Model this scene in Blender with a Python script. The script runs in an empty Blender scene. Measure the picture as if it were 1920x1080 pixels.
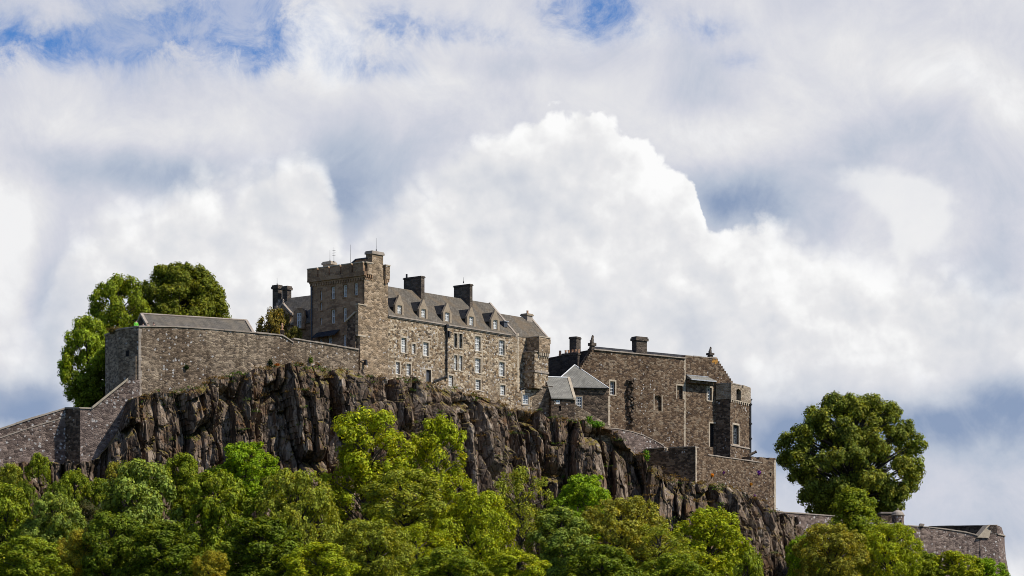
import bpy, bmesh, math, random
import numpy as np
from mathutils import Vector, Matrix, noise as mnoise
from mathutils.geometry import tessellate_polygon
R = math.radians
sc = bpy.context.scene
C = sc.collection

# ------------------------------------------------------------------ camera
F, H0, CZ = 6720.0, 1520.0, 20.2          # focal length (px of a 1920 wide frame), horizon row, eye height
cam_d = bpy.data.cameras.new('camera'); cam = bpy.data.objects.new('camera', cam_d); C.objects.link(cam)
cam.location = (0, 0, CZ); cam.rotation_euler = (R(90), 0, 0)
cam_d.sensor_width = 36; cam_d.lens = 36*F/1920; cam_d.shift_y = (H0-540)/1920
cam_d.clip_start = 1; cam_d.clip_end = 20000
sc.camera = cam
sc.view_settings.view_transform = 'Standard'; sc.view_settings.look = 'None'
sc.cycles.pixel_filter_type = 'BLACKMAN_HARRIS'; sc.cycles.filter_width = .95
sc.view_settings.exposure = 0.0; sc.view_settings.gamma = 1

# ------------------------------------------------------------------ sun
SUN_AZ, SUN_EL = R(-21), R(47)           # azimuth from +X towards +Y
sd = Vector((math.cos(SUN_AZ)*math.cos(SUN_EL), math.sin(SUN_AZ)*math.cos(SUN_EL), math.sin(SUN_EL)))
sun_d = bpy.data.lights.new('sun', 'SUN'); sun_d.energy = 5.0; sun_d.angle = R(0.55); sun_d.color = (1, .95, .86)
sun = bpy.data.objects.new('sun', sun_d); C.objects.link(sun)
sun.rotation_euler = sd.to_track_quat('Z', 'Y').to_euler(); sun.location = (200, 200, 300)

# ------------------------------------------------------------------ node helper
class NT:
    def __init__(s, tree): s.t = tree; s.N = tree.nodes; s.L = tree.links
    def node(s, typ, **kw):
        n = s.N.new(typ)
        for k, v in kw.items(): setattr(n, k, v)
        return n
    def put(s, sock, v):
        if isinstance(v, bpy.types.NodeSocket): s.L.new(v, sock)
        elif v is not None:
            if isinstance(v, (tuple, list)) and sock.type == 'RGBA' and len(v) == 3: v = (*v, 1)
            sock.default_value = v
    def m(s, op, a, b=None, c=None, clamp=False):
        n = s.node('ShaderNodeMath', operation=op); n.use_clamp = clamp
        s.put(n.inputs[0], a)
        if b is not None: s.put(n.inputs[1], b)
        if c is not None: s.put(n.inputs[2], c)
        return n.outputs[0]
    def vm(s, op, a, b=None, sc_=None):
        n = s.node('ShaderNodeVectorMath', operation=op)
        s.put(n.inputs[0], a)
        if b is not None: s.put(n.inputs[1], b)
        if sc_ is not None: s.put(n.inputs['Scale'], sc_)
        return n.outputs['Value'] if op in ('DOT_PRODUCT', 'LENGTH', 'DISTANCE') else n.outputs[0]
    def mix(s, f, a, b, bt='MIX'):
        n = s.node('ShaderNodeMix', data_type='RGBA', blend_type=bt)
        s.put(n.inputs[0], f); s.put(n.inputs[6], a); s.put(n.inputs[7], b)
        return n.outputs[2]
    def noise(s, v, scale, detail=4, rough=.55, dist=0, col=False, dim='3D'):
        n = s.node('ShaderNodeTexNoise', noise_dimensions=dim)
        s.put(n.inputs['Vector'], v); n.inputs['Scale'].default_value = scale
        n.inputs['Detail'].default_value = detail; n.inputs['Roughness'].default_value = rough
        n.inputs['Distortion'].default_value = dist
        return n.outputs['Color' if col else 'Fac']
    def ss(s, v, a, b, o0=0., o1=1.):
        n = s.node('ShaderNodeMapRange', interpolation_type='SMOOTHSTEP')
        s.put(n.inputs[0], v); s.put(n.inputs[1], a); s.put(n.inputs[2], b)
        n.inputs[3].default_value = o0; n.inputs[4].default_value = o1
        return n.outputs[0]
    def ramp(s, f, stops, interp='LINEAR'):
        n = s.node('ShaderNodeValToRGB'); r = n.color_ramp; r.interpolation = interp
        while len(r.elements) < len(stops): r.elements.new(.5)
        for e, (p, c) in zip(r.elements, stops): e.position = p; e.color = (*c, 1)
        s.put(n.inputs[0], f); return n.outputs[0]
    def vor(s, v, scale=1., feat='F1', out='Color', dim='2D', rnd=1.):
        n = s.node('ShaderNodeTexVoronoi', feature=feat, voronoi_dimensions=dim)
        s.put(n.inputs['Vector'], v); n.inputs['Scale'].default_value = scale
        n.inputs['Randomness'].default_value = rnd
        return n.outputs[out]
    def sep(s, v):
        n = s.node('ShaderNodeSeparateXYZ'); s.put(n.inputs[0], v); return n.outputs
    def comb(s, x, y, z=0.):
        n = s.node('ShaderNodeCombineXYZ')
        for i, q in enumerate((x, y, z)): s.put(n.inputs[i], q)
        return n.outputs[0]
def lin(*c):                               # sRGB 0-255 -> linear
    return tuple(((x/255)/12.92 if x/255 <= .04045 else ((x/255+.055)/1.055)**2.4) for x in c)

# ------------------------------------------------------------------ world: Nishita sky with procedural clouds, all by direction
world = bpy.data.worlds.new('World'); sc.world = world; world.use_nodes = True
def build_world():
    t = world.node_tree; t.nodes.clear(); n = NT(t)
    sky = n.node('ShaderNodeTexSky', sky_type='NISHITA'); sky.sun_disc = False
    sky.sun_elevation = SUN_EL; sky.sun_rotation = R(90)-SUN_AZ; sky.altitude = 0; sky.air_density = 1; sky.dust_density = .3; sky.ozone_density = 3
    skyc = n.vm('SCALE', sky.outputs[0], sc_=.105)
    skyc = n.mix(1., skyc, (.38, .66, 1.06), "MULTIPLY")       # deep clear blue of the gaps
    d = n.node('ShaderNodeTexCoord').outputs['Generated']
    x, y, z = n.sep(d)
    yy = n.m('MAXIMUM', y, .05)
    k = F/1000
    U = n.m('MULTIPLY_ADD', n.m('DIVIDE', x, yy), k, .96)
    V = n.m('MULTIPLY_ADD', n.m('DIVIDE', n.m('SUBTRACT', 0., z), yy), k, H0/1000)
    D = n.vm('SCALE', d, sc_=k)                                  # direction, same scale as U,V
    w1 = n.vm('SUBTRACT', n.noise(D, 3.2, 5, .55, col=True), (.5, .5, .5))
    w2 = n.vm('SUBTRACT', n.noise(D, 13., 6, .6, col=True), (.5, .5, .5))
    a1 = n.sep(w1); a2 = n.sep(w2)
    Uw = n.m('ADD', U, n.m('ADD', n.m('MULTIPLY', a1[0], .13), n.m('MULTIPLY', a2[0], .05)))
    Vw = n.m('ADD', V, n.m('ADD', n.m('MULTIPLY', a1[1], .10), n.m('MULTIPLY', a2[1], .045)))
    Us = n.m('ADD', U, n.m('ADD', n.m('MULTIPLY', a1[0], .05), n.m('MULTIPLY', a2[0], .035)))
    Vs = n.m('ADD', V, n.m('ADD', n.m('MULTIPLY', a1[1], .035), n.m('MULTIPLY', a2[1], .035)))
    def blob(cx, cy, rx, ry, amp=1., ang=0., uv=(Uw, Vw)):
        du = n.m('SUBTRACT', uv[0], cx); dv = n.m('SUBTRACT', uv[1], cy)
        c_, s_ = math.cos(ang), math.sin(ang)
        p = n.m('ADD', n.m('MULTIPLY', du, c_/rx), n.m('MULTIPLY', dv, s_/rx))
        q = n.m('ADD', n.m('MULTIPLY', du, -s_/ry), n.m('MULTIPLY', dv, c_/ry))
        e = n.m('POWER', 2.71828, n.m('MULTIPLY', n.m('ADD', n.m('MULTIPLY', p, p), n.m('MULTIPLY', q, q)), -1.))
        return n.m('MULTIPLY', e, amp)
    def summ(bl, base=0., uv=(Uw, Vw)):
        acc = base
        for b in bl: acc = n.m('ADD', acc, blob(*b, uv=uv))
        return acc
    nb = n.noise(D, 2.4, 8, .6)
    nf = n.noise(D, 9., 7, .62)
    # veil coverage (0 = blue gap)
    holes = summ([(.05, .085, .12, .045, .75), (.38, .085, .16, .05, .72), (.24, .075, .12, .03, .55), (.50, .03, .09, .035, .6),
                  (1.115, .02, .075, .045, 1.15), (1.05, .0, .05, .03, .7), (.78, .05, .07, .03, .7), (.71, .135, .06, .03, .42), (1.33, .05, .06, .025, .45),
                  (1.38, .11, .04, .02, .3), (.0, .12, .04, .02, .5), (.5, .12, .04, .03, .5),
                  (.30, -.05, .3, .05, .6), (.28, .07, .38, .09, .30), (.62, .10, .25, .07, .16), (1.15, .05, .25, .06, .15), (.9, .06, .05, .02, .4)])
    cov = n.m('SUBTRACT', n.m('ADD', .95, n.m('MULTIPLY', n.m('SUBTRACT', n.noise(D, 7., 9, .68, .4), .5), n.m('ADD', .5, n.m('MULTIPLY', holes, 4.6)))), n.m('MULTIPLY', holes, .88))
    inwin = n.m('MULTIPLY', n.m('MULTIPLY', n.ss(U, -.9, -.2), n.ss(U, 2.8, 2.1)), n.m('MULTIPLY', n.ss(V, -.7, -.1), n.ss(y, .0, .3)))
    nball = n.noise(d, 2.6, 8, .6)
    out_cov = n.ss(nball, .50, .64)
    cov = n.m('MAXIMUM', n.ss(cov, -.32, 1.02), n.m('MULTIPLY', n.ss(n.noise(D, 6., 10, .7, .8), .38, .66), .62))
    cov = n.m('ADD', n.m('MULTIPLY', cov, inwin), n.m('MULTIPLY', out_cov, n.m('SUBTRACT', 1., inwin)))
    # veil tone: 0 = blue grey, 1 = pale white grey
    tone = summ([(.25, .325, .22, .045, -.42), (.66, .30, .10, .09, -.42), (.62, .38, .08, .04, -.3), (1.385, .375, .10, .06, -.62), (1.60, .31, .14, .07, -.15), (1.72, .23, .2, .05, -.25, -.4),
                 (.10, .60, .05, .16, -.4), (.02, .76, .12, .05, -.65), (1.0, .12, .3, .035, -.22), (1.27, .17, .1, .04, -.25),
                 (1.86, .50, .08, .12, -.28), (1.72, .80, .36, .07, -.7), (1.5, .82, .12, .08, -.5), (1.9, .74, .12, .05, -.3), (1.45, .76, .06, .08, -.3), (1.75, .98, .35, .08, -.25),
                 (.13, .05, .25, .04, -.12), (.3, .25, .3, .04, .22), (.62, .11, .09, .09, .35), (.82, .14, .07, .06, .25),
                 (1.22, .15, .15, .035, .1), (1.35, .24, .2, .05, .25), (1.12, .155, .15, .05, .12), (1.78, .15, .14, .07, .34), (1.9, .2, .08, .07, .25), (1.56, .09, .12, .07, .12), (1.25, .06, .2, .03, .1),
                 (.0, .45, .08, .12, .35), (.03, .60, .06, .07, .25), (.0, .35, .1, .05, .1)], .66)
    tone = n.m('ADD', tone, n.m('ADD', n.m('MULTIPLY', n.m('SUBTRACT', nb, .5), .6), n.m('MULTIPLY', n.m('SUBTRACT', n.noise(D, 5.5, 9, .66, .6), .5), .75)))
    tone = n.m('ADD', tone, n.m('MULTIPLY', n.m('SUBTRACT', nf, .5), .16), clamp=True)
    veil = n.ramp(tone, [(0., lin(140, 158, 188)), (.3, lin(182, 192, 209)), (.62, lin(211, 213, 223)), (.85, lin(229, 229, 232)), (1., lin(242, 242, 243))])
    col = n.mix(cov, skyc, veil)
    # cumulus bank: outline height as a curve of azimuth, billowed by noise
    def curve(pts):
        c = n.node('ShaderNodeFloatCurve'); cm = c.mapping.curves[0]
        pts = [(p/1.92, v) for p, v in pts]
        while len(cm.points) < len(pts): cm.points.new(.5, .5)
        for pt, (p, v) in zip(cm.points, pts): pt.location = (p, v); pt.handle_type = 'AUTO'
        c.mapping.use_clip = False; c.mapping.update()
        n.put(c.inputs['Value'], n.m('DIVIDE', Us, 1.92, clamp=True)); return c.outputs[0]
    top = curve([(0, .62), (.06, .60), (.10, .50), (.145, .385), (.20, .36), (.27, .36), (.33, .325), (.39, .295), (.43, .315), (.48, .285), (.56, .25), (.615, .30), (.635, .37),
                 (.66, .425), (.70, .40), (.73, .39), (.75, .345), (.80, .305), (.87, .262), (.93, .248), (1.0, .235), (1.05, .218), (1.10, .218), (1.15, .232),
                 (1.18, .268), (1.24, .305), (1.29, .338), (1.313, .37), (1.318, .40), (1.355, .445), (1.38, .425), (1.45, .425), (1.55, .44), (1.62, .45), (1.70, .47), (1.78, .48), (1.83, .50), (1.92, .52)])
    wv_ = n.vm('SCALE', n.vm('SUBTRACT', n.noise(D, 12., 5, .6, col=True), (.5, .5, .5)), sc_=.09)
    def puffs(P):
        P = n.vm('ADD', P, wv_); acc = None
        for sc_, am in ((10., .55), (27., .33)):
            v = n.node('ShaderNodeTexVoronoi', feature='F1', voronoi_dimensions='3D'); n.put(v.inputs['Vector'], P); v.inputs['Scale'].default_value = sc_
            t_ = n.m('MULTIPLY', n.m('POWER', v.outputs['Distance'], 1.3), am); acc = t_ if acc is None else n.m('ADD', acc, t_)
        return n.m('SUBTRACT', .5, acc)
    bp = puffs(D)
    bil = n.m('ADD', n.m('MULTIPLY', bp, 1.2), .55)
    h = n.m('SUBTRACT', Vs, top)
    h = n.m('ADD', h, n.m('MULTIPLY', bp, .105))
    soft = n.m('MULTIPLY', n.m('ADD', n.m('MULTIPLY', n.ss(n.m('ABSOLUTE', n.m('SUBTRACT', U, 1.18)), .14, .45), .085), .016), 1.)
    m1 = n.ss(h, 0., soft)
    r1 = n.m('SUBTRACT', bp, puffs(n.vm('ADD', D, (.014, 0., .018))))
    body = n.m('SUBTRACT', n.m('ADD', .93, n.m('MULTIPLY', r1, .5)), n.m('MULTIPLY', n.ss(h, .01, .16), .27))
    rl_ = n.m('SUBTRACT', n.noise(D, 4., 5, .5), n.noise(n.vm('ADD', D, (.03, 0., .03)), 4., 5, .5))
    body = n.m('ADD', body, n.m('ADD', n.m('ADD', n.m('MULTIPLY', n.m('SUBTRACT', nf, .5), .35), n.m('MULTIPLY', n.m('SUBTRACT', n.noise(D, 22., 7, .65), .5), .28)), n.m('MULTIPLY', rl_, 2.6)))
    body = n.m('ADD', body, summ([(.82, .34, .09, .07, -.16), (.72, .46, .12, .05, -.1), (.3, .5, .12, .05, -.1), (1.02, .345, .11, .075, -.14), (1.1, .285, .09, .03, -.13, .35), (.62, .47, .12, .04, -.10), (.45, .42, .08, .03, -.16, -.6),
                                  (.18, .44, .06, .05, .1), (1.2, .37, .08, .04, .10, .6), (1.0, .50, .2, .06, .06), (1.55, .6, .12, .05, -.1), (1.3, .6, .2, .05, -.06),
                                  (1.68, .40, .09, .055, .1), (1.58, .49, .04, .04, .08), (.36, .36, .09, .04, .1), (1.2, .25, .06, .03, .12), (1.27, .34, .05, .05, .1)]))
    body = n.m('ADD', body, n.m('MULTIPLY', n.m('SUBTRACT', nb, .5), .2), clamp=True)
    cum = n.ramp(body, [(0., lin(196, 202, 214)), (.45, lin(220, 222, 227)), (.7, lin(232, 232, 234)), (.9, lin(246, 246, 246)), (1., lin(252, 252, 252))])
    fade = n.m('ADD', 1., summ([(1.80, .95, .40, .11, -1.1), (1.72, .83, .42, .12, -1.0), (1.9, .74, .10, .06, -.5), (1.86, .52, .07, .12, -.5), (1.5, .82, .1, .06, -.5), (.09, .62, .06, .16, -.6), (.02, .78, .1, .06, -1.), (1.55, .41, .1, .05, -.4), (.66, .42, .03, .03, -.35)]), clamp=True)
    m1 = n.m('MULTIPLY', m1, fade)
    # bright patch on the right with a hard right flank
    pb = summ([(1.70, .365, .085, .045, 1.), (1.73, .42, .06, .045, .8), (1.69, .46, .03, .04, .45), (1.6, .33, .06, .03, .35)], uv=(Us, Vs))
    pb = n.m('ADD', pb, n.m('MULTIPLY', n.m('SUBTRACT', bil, .5), .5))
    m2 = n.m('MULTIPLY', n.ss(pb, .30, .80), .7)
    inw = n.m('MULTIPLY', n.ss(y, .0, .3), n.m('MULTIPLY', n.ss(U, -.6, -.1), n.ss(U, 2.5, 2.0)))
    col = n.mix(n.m('MULTIPLY', m2, inw), col, n.ramp(body, [(0., lin(222, 223, 228)), (1., lin(243, 243, 243))]))
    col = n.mix(n.m('MULTIPLY', m1, inw), col, cum)
    bg = n.node('ShaderNodeBackground'); n.put(bg.inputs[0], col); bg.inputs[1].default_value = 1.
    out = n.node('ShaderNodeOutputWorld'); t.links.new(bg.outputs[0], out.inputs[0])
build_world()
world.cycles.sampling_method = 'MANUAL'; world.cycles.sample_map_resolution = 512

# ------------------------------------------------------------------ materials
def newmat(name):
    m = bpy.data.materials.new(name); m.use_nodes = True
    n = NT(m.node_tree); return m, n, m.node_tree.nodes['Principled BSDF']
def setup(n, b, col, rough=.9, bump=None, bstr=.4, bdist=.03, spec=.2):
    n.put(b.inputs['Base Color'], col); n.put(b.inputs['Roughness'], rough)
    b.inputs['Specular IOR Level'].default_value = spec
    if bump is not None:
        bn = n.node('ShaderNodeBump'); bn.inputs['Strength'].default_value = bstr; bn.inputs['Distance'].default_value = bdist
        n.put(bn.inputs['Height'], bump); n.L.new(bn.outputs[0], b.inputs['Normal'])
def masonry(name, cols, w=.48, h=.27, mortar=(.30, .26, .21), mw=.06, mstr=.5, stain=.5, lichen=0., lich_scale=1.4, tint2=None, bump=.6, warp=.12, streak=.0):
    m, n, b = newmat(name)
    uv = n.node('ShaderNodeTexCoord').outputs['UV']
    pos = n.node('ShaderNodeNewGeometry').outputs['Position']
    wv = n.vm('SCALE', n.vm('SUBTRACT', n.noise(uv, 2.2, 3, .5, col=True), (.5, .5, .5)), sc_=warp*2)
    p = n.vm('MULTIPLY', n.vm('ADD', uv, wv), (1/w, 1/h, 1))
    cell = n.vor(p, 1.); cs = n.sep(cell)
    edge = n.vor(p, 1., 'DISTANCE_TO_EDGE', 'Distance')
    stops = [(i/(len(cols)), c) for i, c in enumerate(cols)]
    col = n.ramp(cs[0], stops, 'CONSTANT')
    f2 = n.vor(n.vm('MULTIPLY', uv, (5.5, 7., 1)), 1.); fs = n.sep(f2)
    col = n.mix(n.m('MULTIPLY', fs[0], .24), col, (.03, .025, .02))
    pale = n.m('GREATER_THAN', fs[1], .90)
    col = n.mix(n.m('MULTIPLY', pale, .3), col, tuple(min(1, c*1.5) for c in mortar))
    col = n.mix(n.m('MULTIPLY', n.ss(edge, mw, mw*.3), mstr), col, mortar)
    big = n.noise(pos, .16, 6, .62)
    med = n.noise(pos, .75, 5, .6)
    col = n.mix(n.m('MULTIPLY', n.ss(big, .44, .62), stain), col, n.mix(1., col, (.58, .55, .53), 'MULTIPLY'))
    col = n.mix(n.m('MULTIPLY', n.ss(med, .5, .72), stain*.7), col, n.mix(1., col, (.55, .52, .50), 'MULTIPLY'))
    if tint2: col = n.mix(n.m('MULTIPLY', n.ss(n.noise(pos, .3, 5, .6), .46, .66), .6), col, tint2)
    if streak:
        sv = n.vm('MULTIPLY', uv, (1.4, .09, 1))
        col = n.mix(n.m('MULTIPLY', n.ss(n.noise(sv, 1., 4, .6, dim='2D'), .5, .72), streak), col, n.mix(1., col, (.4, .38, .36), 'MULTIPLY'))
    if lichen:
        lv = n.vm('ADD', uv, n.vm('SCALE', n.noise(uv, 4., 2, col=True), sc_=.35))
        dd = n.vor(lv, lich_scale, 'F1', 'Distance'); lc = n.sep(n.vor(lv, lich_scale))
        msk = n.m('MULTIPLY', n.m('LESS_THAN', dd, n.m('MULTIPLY', lc[1], .40)), n.m('GREATER_THAN', n.m('ADD', lc[0], n.m('MULTIPLY', n.m('SUBTRACT', big, .5), 1.6)), 1-lichen))
        col = n.mix(n.m('MULTIPLY', msk, .85), col, (.48, .45, .42))
    hgt = n.m('ADD', n.m('MULTIPLY', n.ss(edge, 0., .18), .7), n.m('MULTIPLY', cs[2], .5))
    hgt = n.m('ADD', hgt, n.m('MULTIPLY', fs[2], .35))
    setup(n, b, col, .95, hgt, bump, .09, .15)
    return m
def plain(name, c1, c2, scale=1.5, rough=.9, bump=.3, spec=.2, c3=None):
    m, n, b = newmat(name)
    pos = n.node('ShaderNodeNewGeometry').outputs['Position']
    f = n.noise(pos, scale, 6, .65)
    col = n.mix(n.ss(f, .35, .65), c1, c2)
    if c3: col = n.mix(n.m('MULTIPLY', n.ss(n.noise(pos, scale*2.3, 5, .7), .55, .7), .8), col, c3)
    setup(n, b, col, rough, n.noise(pos, scale*8, 4), bump, .03, spec)
    return m
M = {}
M['rubble'] = masonry('rubble_warm', [(0.152, 0.101, 0.061), (0.343, 0.249, 0.153), (0.222, 0.167, 0.113), (0.464, 0.354, 0.236), (0.273, 0.178, 0.096), (0.383, 0.297, 0.205), (0.091, 0.069, 0.050), (0.605, 0.498, 0.358)], .35, .23, (0.423, 0.331, 0.222), lichen=.25, lich_scale=2.8, stain=.35, tint2=(0.242, 0.182, 0.122), warp=.08)
M['tower'] = masonry('tower_coursed', [(0.231, 0.163, 0.101), (0.362, 0.258, 0.163), (0.281, 0.206, 0.132), (0.442, 0.329, 0.220), (0.171, 0.125, 0.084)], .52, .26, (0.381, 0.287, 0.194), stain=.5, warp=.03, lichen=.12, lich_scale=3.)
M['ashlar'] = masonry('ashlar_pink', [(0.310, 0.192, 0.112), (0.361, 0.231, 0.135), (0.261, 0.165, 0.100), (0.411, 0.270, 0.164)], .80, .34, (0.337, 0.237, 0.152), mw=.03, stain=.45, warp=.0, bump=.25)
M['bastion'] = masonry('bastion_grey', [(0.192, 0.145, 0.100), (0.285, 0.219, 0.152), (0.141, 0.107, 0.078), (0.361, 0.276, 0.194), (0.234, 0.174, 0.120), (0.446, 0.346, 0.241)], .38, .19, (0.337, 0.255, 0.176), stain=1.0, lichen=.12, lich_scale=2.6, streak=.6, warp=.05)
M['purple'] = masonry('curtain_purple', [(0.150, 0.109, 0.091), (0.237, 0.179, 0.148), (0.100, 0.073, 0.063), (0.325, 0.246, 0.202), (0.188, 0.139, 0.116)], .46, .24, (0.263, 0.200, 0.162), stain=.6, lichen=.32, lich_scale=2.3, streak=.3, tint2=(0.175, 0.128, 0.109), warp=.05)
M['hall'] = masonry('hall_brown', [(0.104, 0.065, 0.039), (0.172, 0.113, 0.069), (0.074, 0.049, 0.034), (0.240, 0.167, 0.107), (0.130, 0.083, 0.050), (0.248, 0.190, 0.132)], .38, .21, (0.209, 0.151, 0.103), stain=.65, lichen=.04, lich_scale=3.4, streak=.3, warp=.05)
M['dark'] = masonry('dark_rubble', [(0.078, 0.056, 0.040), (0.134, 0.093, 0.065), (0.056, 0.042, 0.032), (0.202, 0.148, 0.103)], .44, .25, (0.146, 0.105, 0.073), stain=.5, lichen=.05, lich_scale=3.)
M['paleash'] = masonry('pale_ashlar', [(.36, .285, .20), (.44, .36, .26), (.30, .23, .16), (.40, .32, .24)], .6, .32, (.34, .27, .2), stain=.5, warp=.0, mw=.03)
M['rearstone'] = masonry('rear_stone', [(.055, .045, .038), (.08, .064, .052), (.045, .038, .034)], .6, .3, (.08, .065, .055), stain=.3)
M['dress'] = plain('dressed_stone', (.38, .31, .225), (.48, .40, .30), 2., c3=(.26, .2, .15))
M['dresso'] = plain('orange_stone', (.26, .20, .14), (.34, .27, .19), 2., c3=(.16, .11, .08))
M['cope'] = plain('coping_stone', (.27, .22, .175), (.38, .32, .26), 1.2, c3=(.12, .09, .06))
M['chim'] = masonry('chimney_stone', [(.10, .08, .06), (.14, .11, .085), (.075, .06, .05)], .6, .3, (.13, .105, .08), stain=.6, warp=.02)
M['lead'] = plain('lead', (.32, .33, .35), (.45, .46, .48), 3., .5, .1, .4)
M['leaddark'] = plain('lead_dark', (.05, .055, .065), (.08, .085, .1), 3., .6, .1, .3)
M['iron'] = plain('cast_iron', (.012, .012, .014), (.028, .026, .026), 4., .6, .1, .3)
M['white'] = plain('white_paint', (.72, .71, .68), (.80, .79, .77), 5., .5, .05, .4)
M['pot'] = plain('clay_pot', (.38, .20, .11), (.48, .28, .16), 4., c3=(.6, .45, .3))
M['holeshade'] = plain('dark_opening', (.010, .009, .009), (.02, .018, .016), 3.)  # near-black colour stands in for the shade inside openings
M['lichenorange'] = plain('orange_lichen', (.35, .14, .02), (.42, .22, .05), 4.)
def slate_mat(name, c1, c2, tint):
    m, n, b = newmat(name)
    uv = n.node('ShaderNodeTexCoord').outputs['UV']; pos = n.node('ShaderNodeNewGeometry').outputs['Position']
    br = n.node('ShaderNodeTexBrick'); br.offset = .5
    n.put(br.inputs['Vector'], uv); br.inputs['Scale'].default_value = 1
    br.inputs['Brick Width'].default_value = .32; br.inputs['Row Height'].default_value = .22; br.inputs['Mortar Size'].default_value = .014
    br.inputs['Color1'].default_value = (*c1, 1); br.inputs['Color2'].default_value = (*c2, 1); br.inputs['Mortar'].default_value = (.02, .02, .02, 1)
    cs = n.sep(n.vor(n.vm('MULTIPLY', uv, (3.1, 4.5, 1)), 1.))
    col = n.mix(n.m('MULTIPLY', cs[0], .5), br.outputs[0], tuple(c*.45 for c in c1))
    col = n.mix(n.m('MULTIPLY', n.ss(n.noise(pos, .5, 6, .65), .42, .66), .6), col, tint)
    col = n.mix(n.m('MULTIPLY', n.ss(n.noise(n.vm('MULTIPLY', uv, (1.6, .15, 1)), 1., 4, dim='2D'), .5, .7), .4), col, tuple(c*.5 for c in c1))
    setup(n, b, col, .9, n.m('ADD', br.outputs['Fac'], cs[1]), .25, .02, .08)
    return m
M['slate'] = slate_mat('slate_roof', (0.138, 0.118, 0.093), (0.190, 0.167, 0.135), (0.162, 0.118, 0.074))
M['slatelight'] = slate_mat('slate_grey_clean', (.25, .235, .205), (.295, .28, .245), (.25, .235, .2))
M['slateold'] = slate_mat('slate_old', (.14, .125, .105), (.18, .16, .135), (.2, .165, .12))
M['slatedark'] = slate_mat('slate_dark', (.045, .045, .05), (.06, .06, .065), (.05, .05, .045))
def glass(name, c, blind):
    m, n, b = newmat(name)
    uv = n.node('ShaderNodeTexCoord').outputs['UV']
    pos = n.node('ShaderNodeNewGeometry').outputs['Position']
    col = n.mix(n.ss(n.noise(pos, 1.7, 2), .45, .55), c, blind)
    setup(n, b, col, .15, n.noise(pos, 1.5, 2), .08, .05, .45)
    return m
M['glass'] = glass('window_glass', (.22, .23, .22), (.48, .47, .43))
M['glassmid'] = glass('window_glass_mid', (.10, .115, .12), (.30, .30, .28))
M['glassdark'] = glass('window_glass_dark', (.03, .035, .04), (.09, .10, .105))
def rock_mat():
    m, n, b = newmat('basalt')
    g = n.node('ShaderNodeNewGeometry'); pos = g.outputs['Position']
    wrp = n.vm('SCALE', n.vm('SUBTRACT', n.noise(pos, 1.1, 4, .6, col=True), (.5, .5, .5)), sc_=.45)
    q = n.vm('ADD', pos, wrp)
    c1 = n.vm('MULTIPLY', q, (.8, .8, .2)); c2 = n.vm('MULTIPLY', q, (1.9, 1.9, .8))
    h1 = n.sep(n.vor(c1, 1., dim='3D')); e1 = n.vor(c1, 1., 'DISTANCE_TO_EDGE', 'Distance', '3D')
    h2 = n.sep(n.vor(c2, 1., dim='3D')); e2 = n.vor(c2, 1., 'DISTANCE_TO_EDGE', 'Distance', '3D')
    sv = n.vm('MULTIPLY', pos, (1, 1, .4))
    a = n.noise(sv, .9, 8, .65); c = n.noise(sv, 3.2, 6, .7)
    tone = n.m('ADD', n.m('MULTIPLY', a, .50), n.m('ADD', n.m('MULTIPLY', h1[0], .27), n.m('MULTIPLY', h2[0], .22)))
    col = n.ramp(tone, [(.26, (.034, .023, .016)), (.39, (.088, .061, .042)), (.52, (.165, .120, .086)), (.65, (.28, .215, .16)), (.79, (.43, .355, .28))])
    col = n.mix(n.m('MULTIPLY', n.ss(c, .48, .7), .55), col, (.022, .017, .013))
    col = n.mix(n.m('MULTIPLY', n.ss(n.noise(sv, 2.1, 6, .75), .60, .70), .8), col, (.48, .43, .37))
    col = n.mix(n.m('MULTIPLY', n.ss(n.noise(pos, .45, 7, .7), .50, .64), .5), col, (.19, .095, .042))
    col = n.mix(n.m('MULTIPLY', n.ss(e1, .05, .012), .7), col, (.012, .009, .007))
    col = n.mix(n.m('MULTIPLY', n.ss(e2, .05, .01), .4), col, (.014, .011, .009))
    up = n.sep(g.outputs['Normal'])[2]
    moss = n.m('MULTIPLY', n.ss(up, .35, .75), n.ss(n.noise(pos, .8, 5, .7), .42, .58))
    col = n.mix(moss, col, n.mix(n.noise(pos, 2.5, 3), (.24, .13, .045), (.10, .13, .02)))
    hgt = n.m('ADD', n.m('MULTIPLY', n.ss(e1, 0., .10), .6), n.m('ADD', n.m('MULTIPLY', n.ss(e2, 0., .12), .3), n.m('ADD', n.m('MULTIPLY', h2[1], .35), n.m('MULTIPLY', n.noise(pos, 7., 5, .6), .25))))
    setup(n, b, col, .95, hgt, .8, .12, .12)
    return m
M['rock'] = rock_mat()
def ground_mat():
    m, n, b = newmat('hillside')
    pos = n.node('ShaderNodeNewGeometry').outputs['Position']
    col = n.ramp(n.noise(pos, .35, 8, .7), [(.3, (.018, .028, .008)), (.48, (.035, .05, .014)), (.58, (.075, .05, .03)), (.7, (.11, .075, .045))])
    col = n.mix(n.ss(n.noise(pos, 2.2, 6, .7), .55, .7), col, (.045, .06, .018))
    setup(n, b, col, .95, n.noise(pos, 2., 8, .7), .8, .3, .1)
    return m
M['hill'] = ground_mat()
M['grassland'] = plain('grassland', (.035, .06, .015), (.06, .09, .025), .05)
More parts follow.
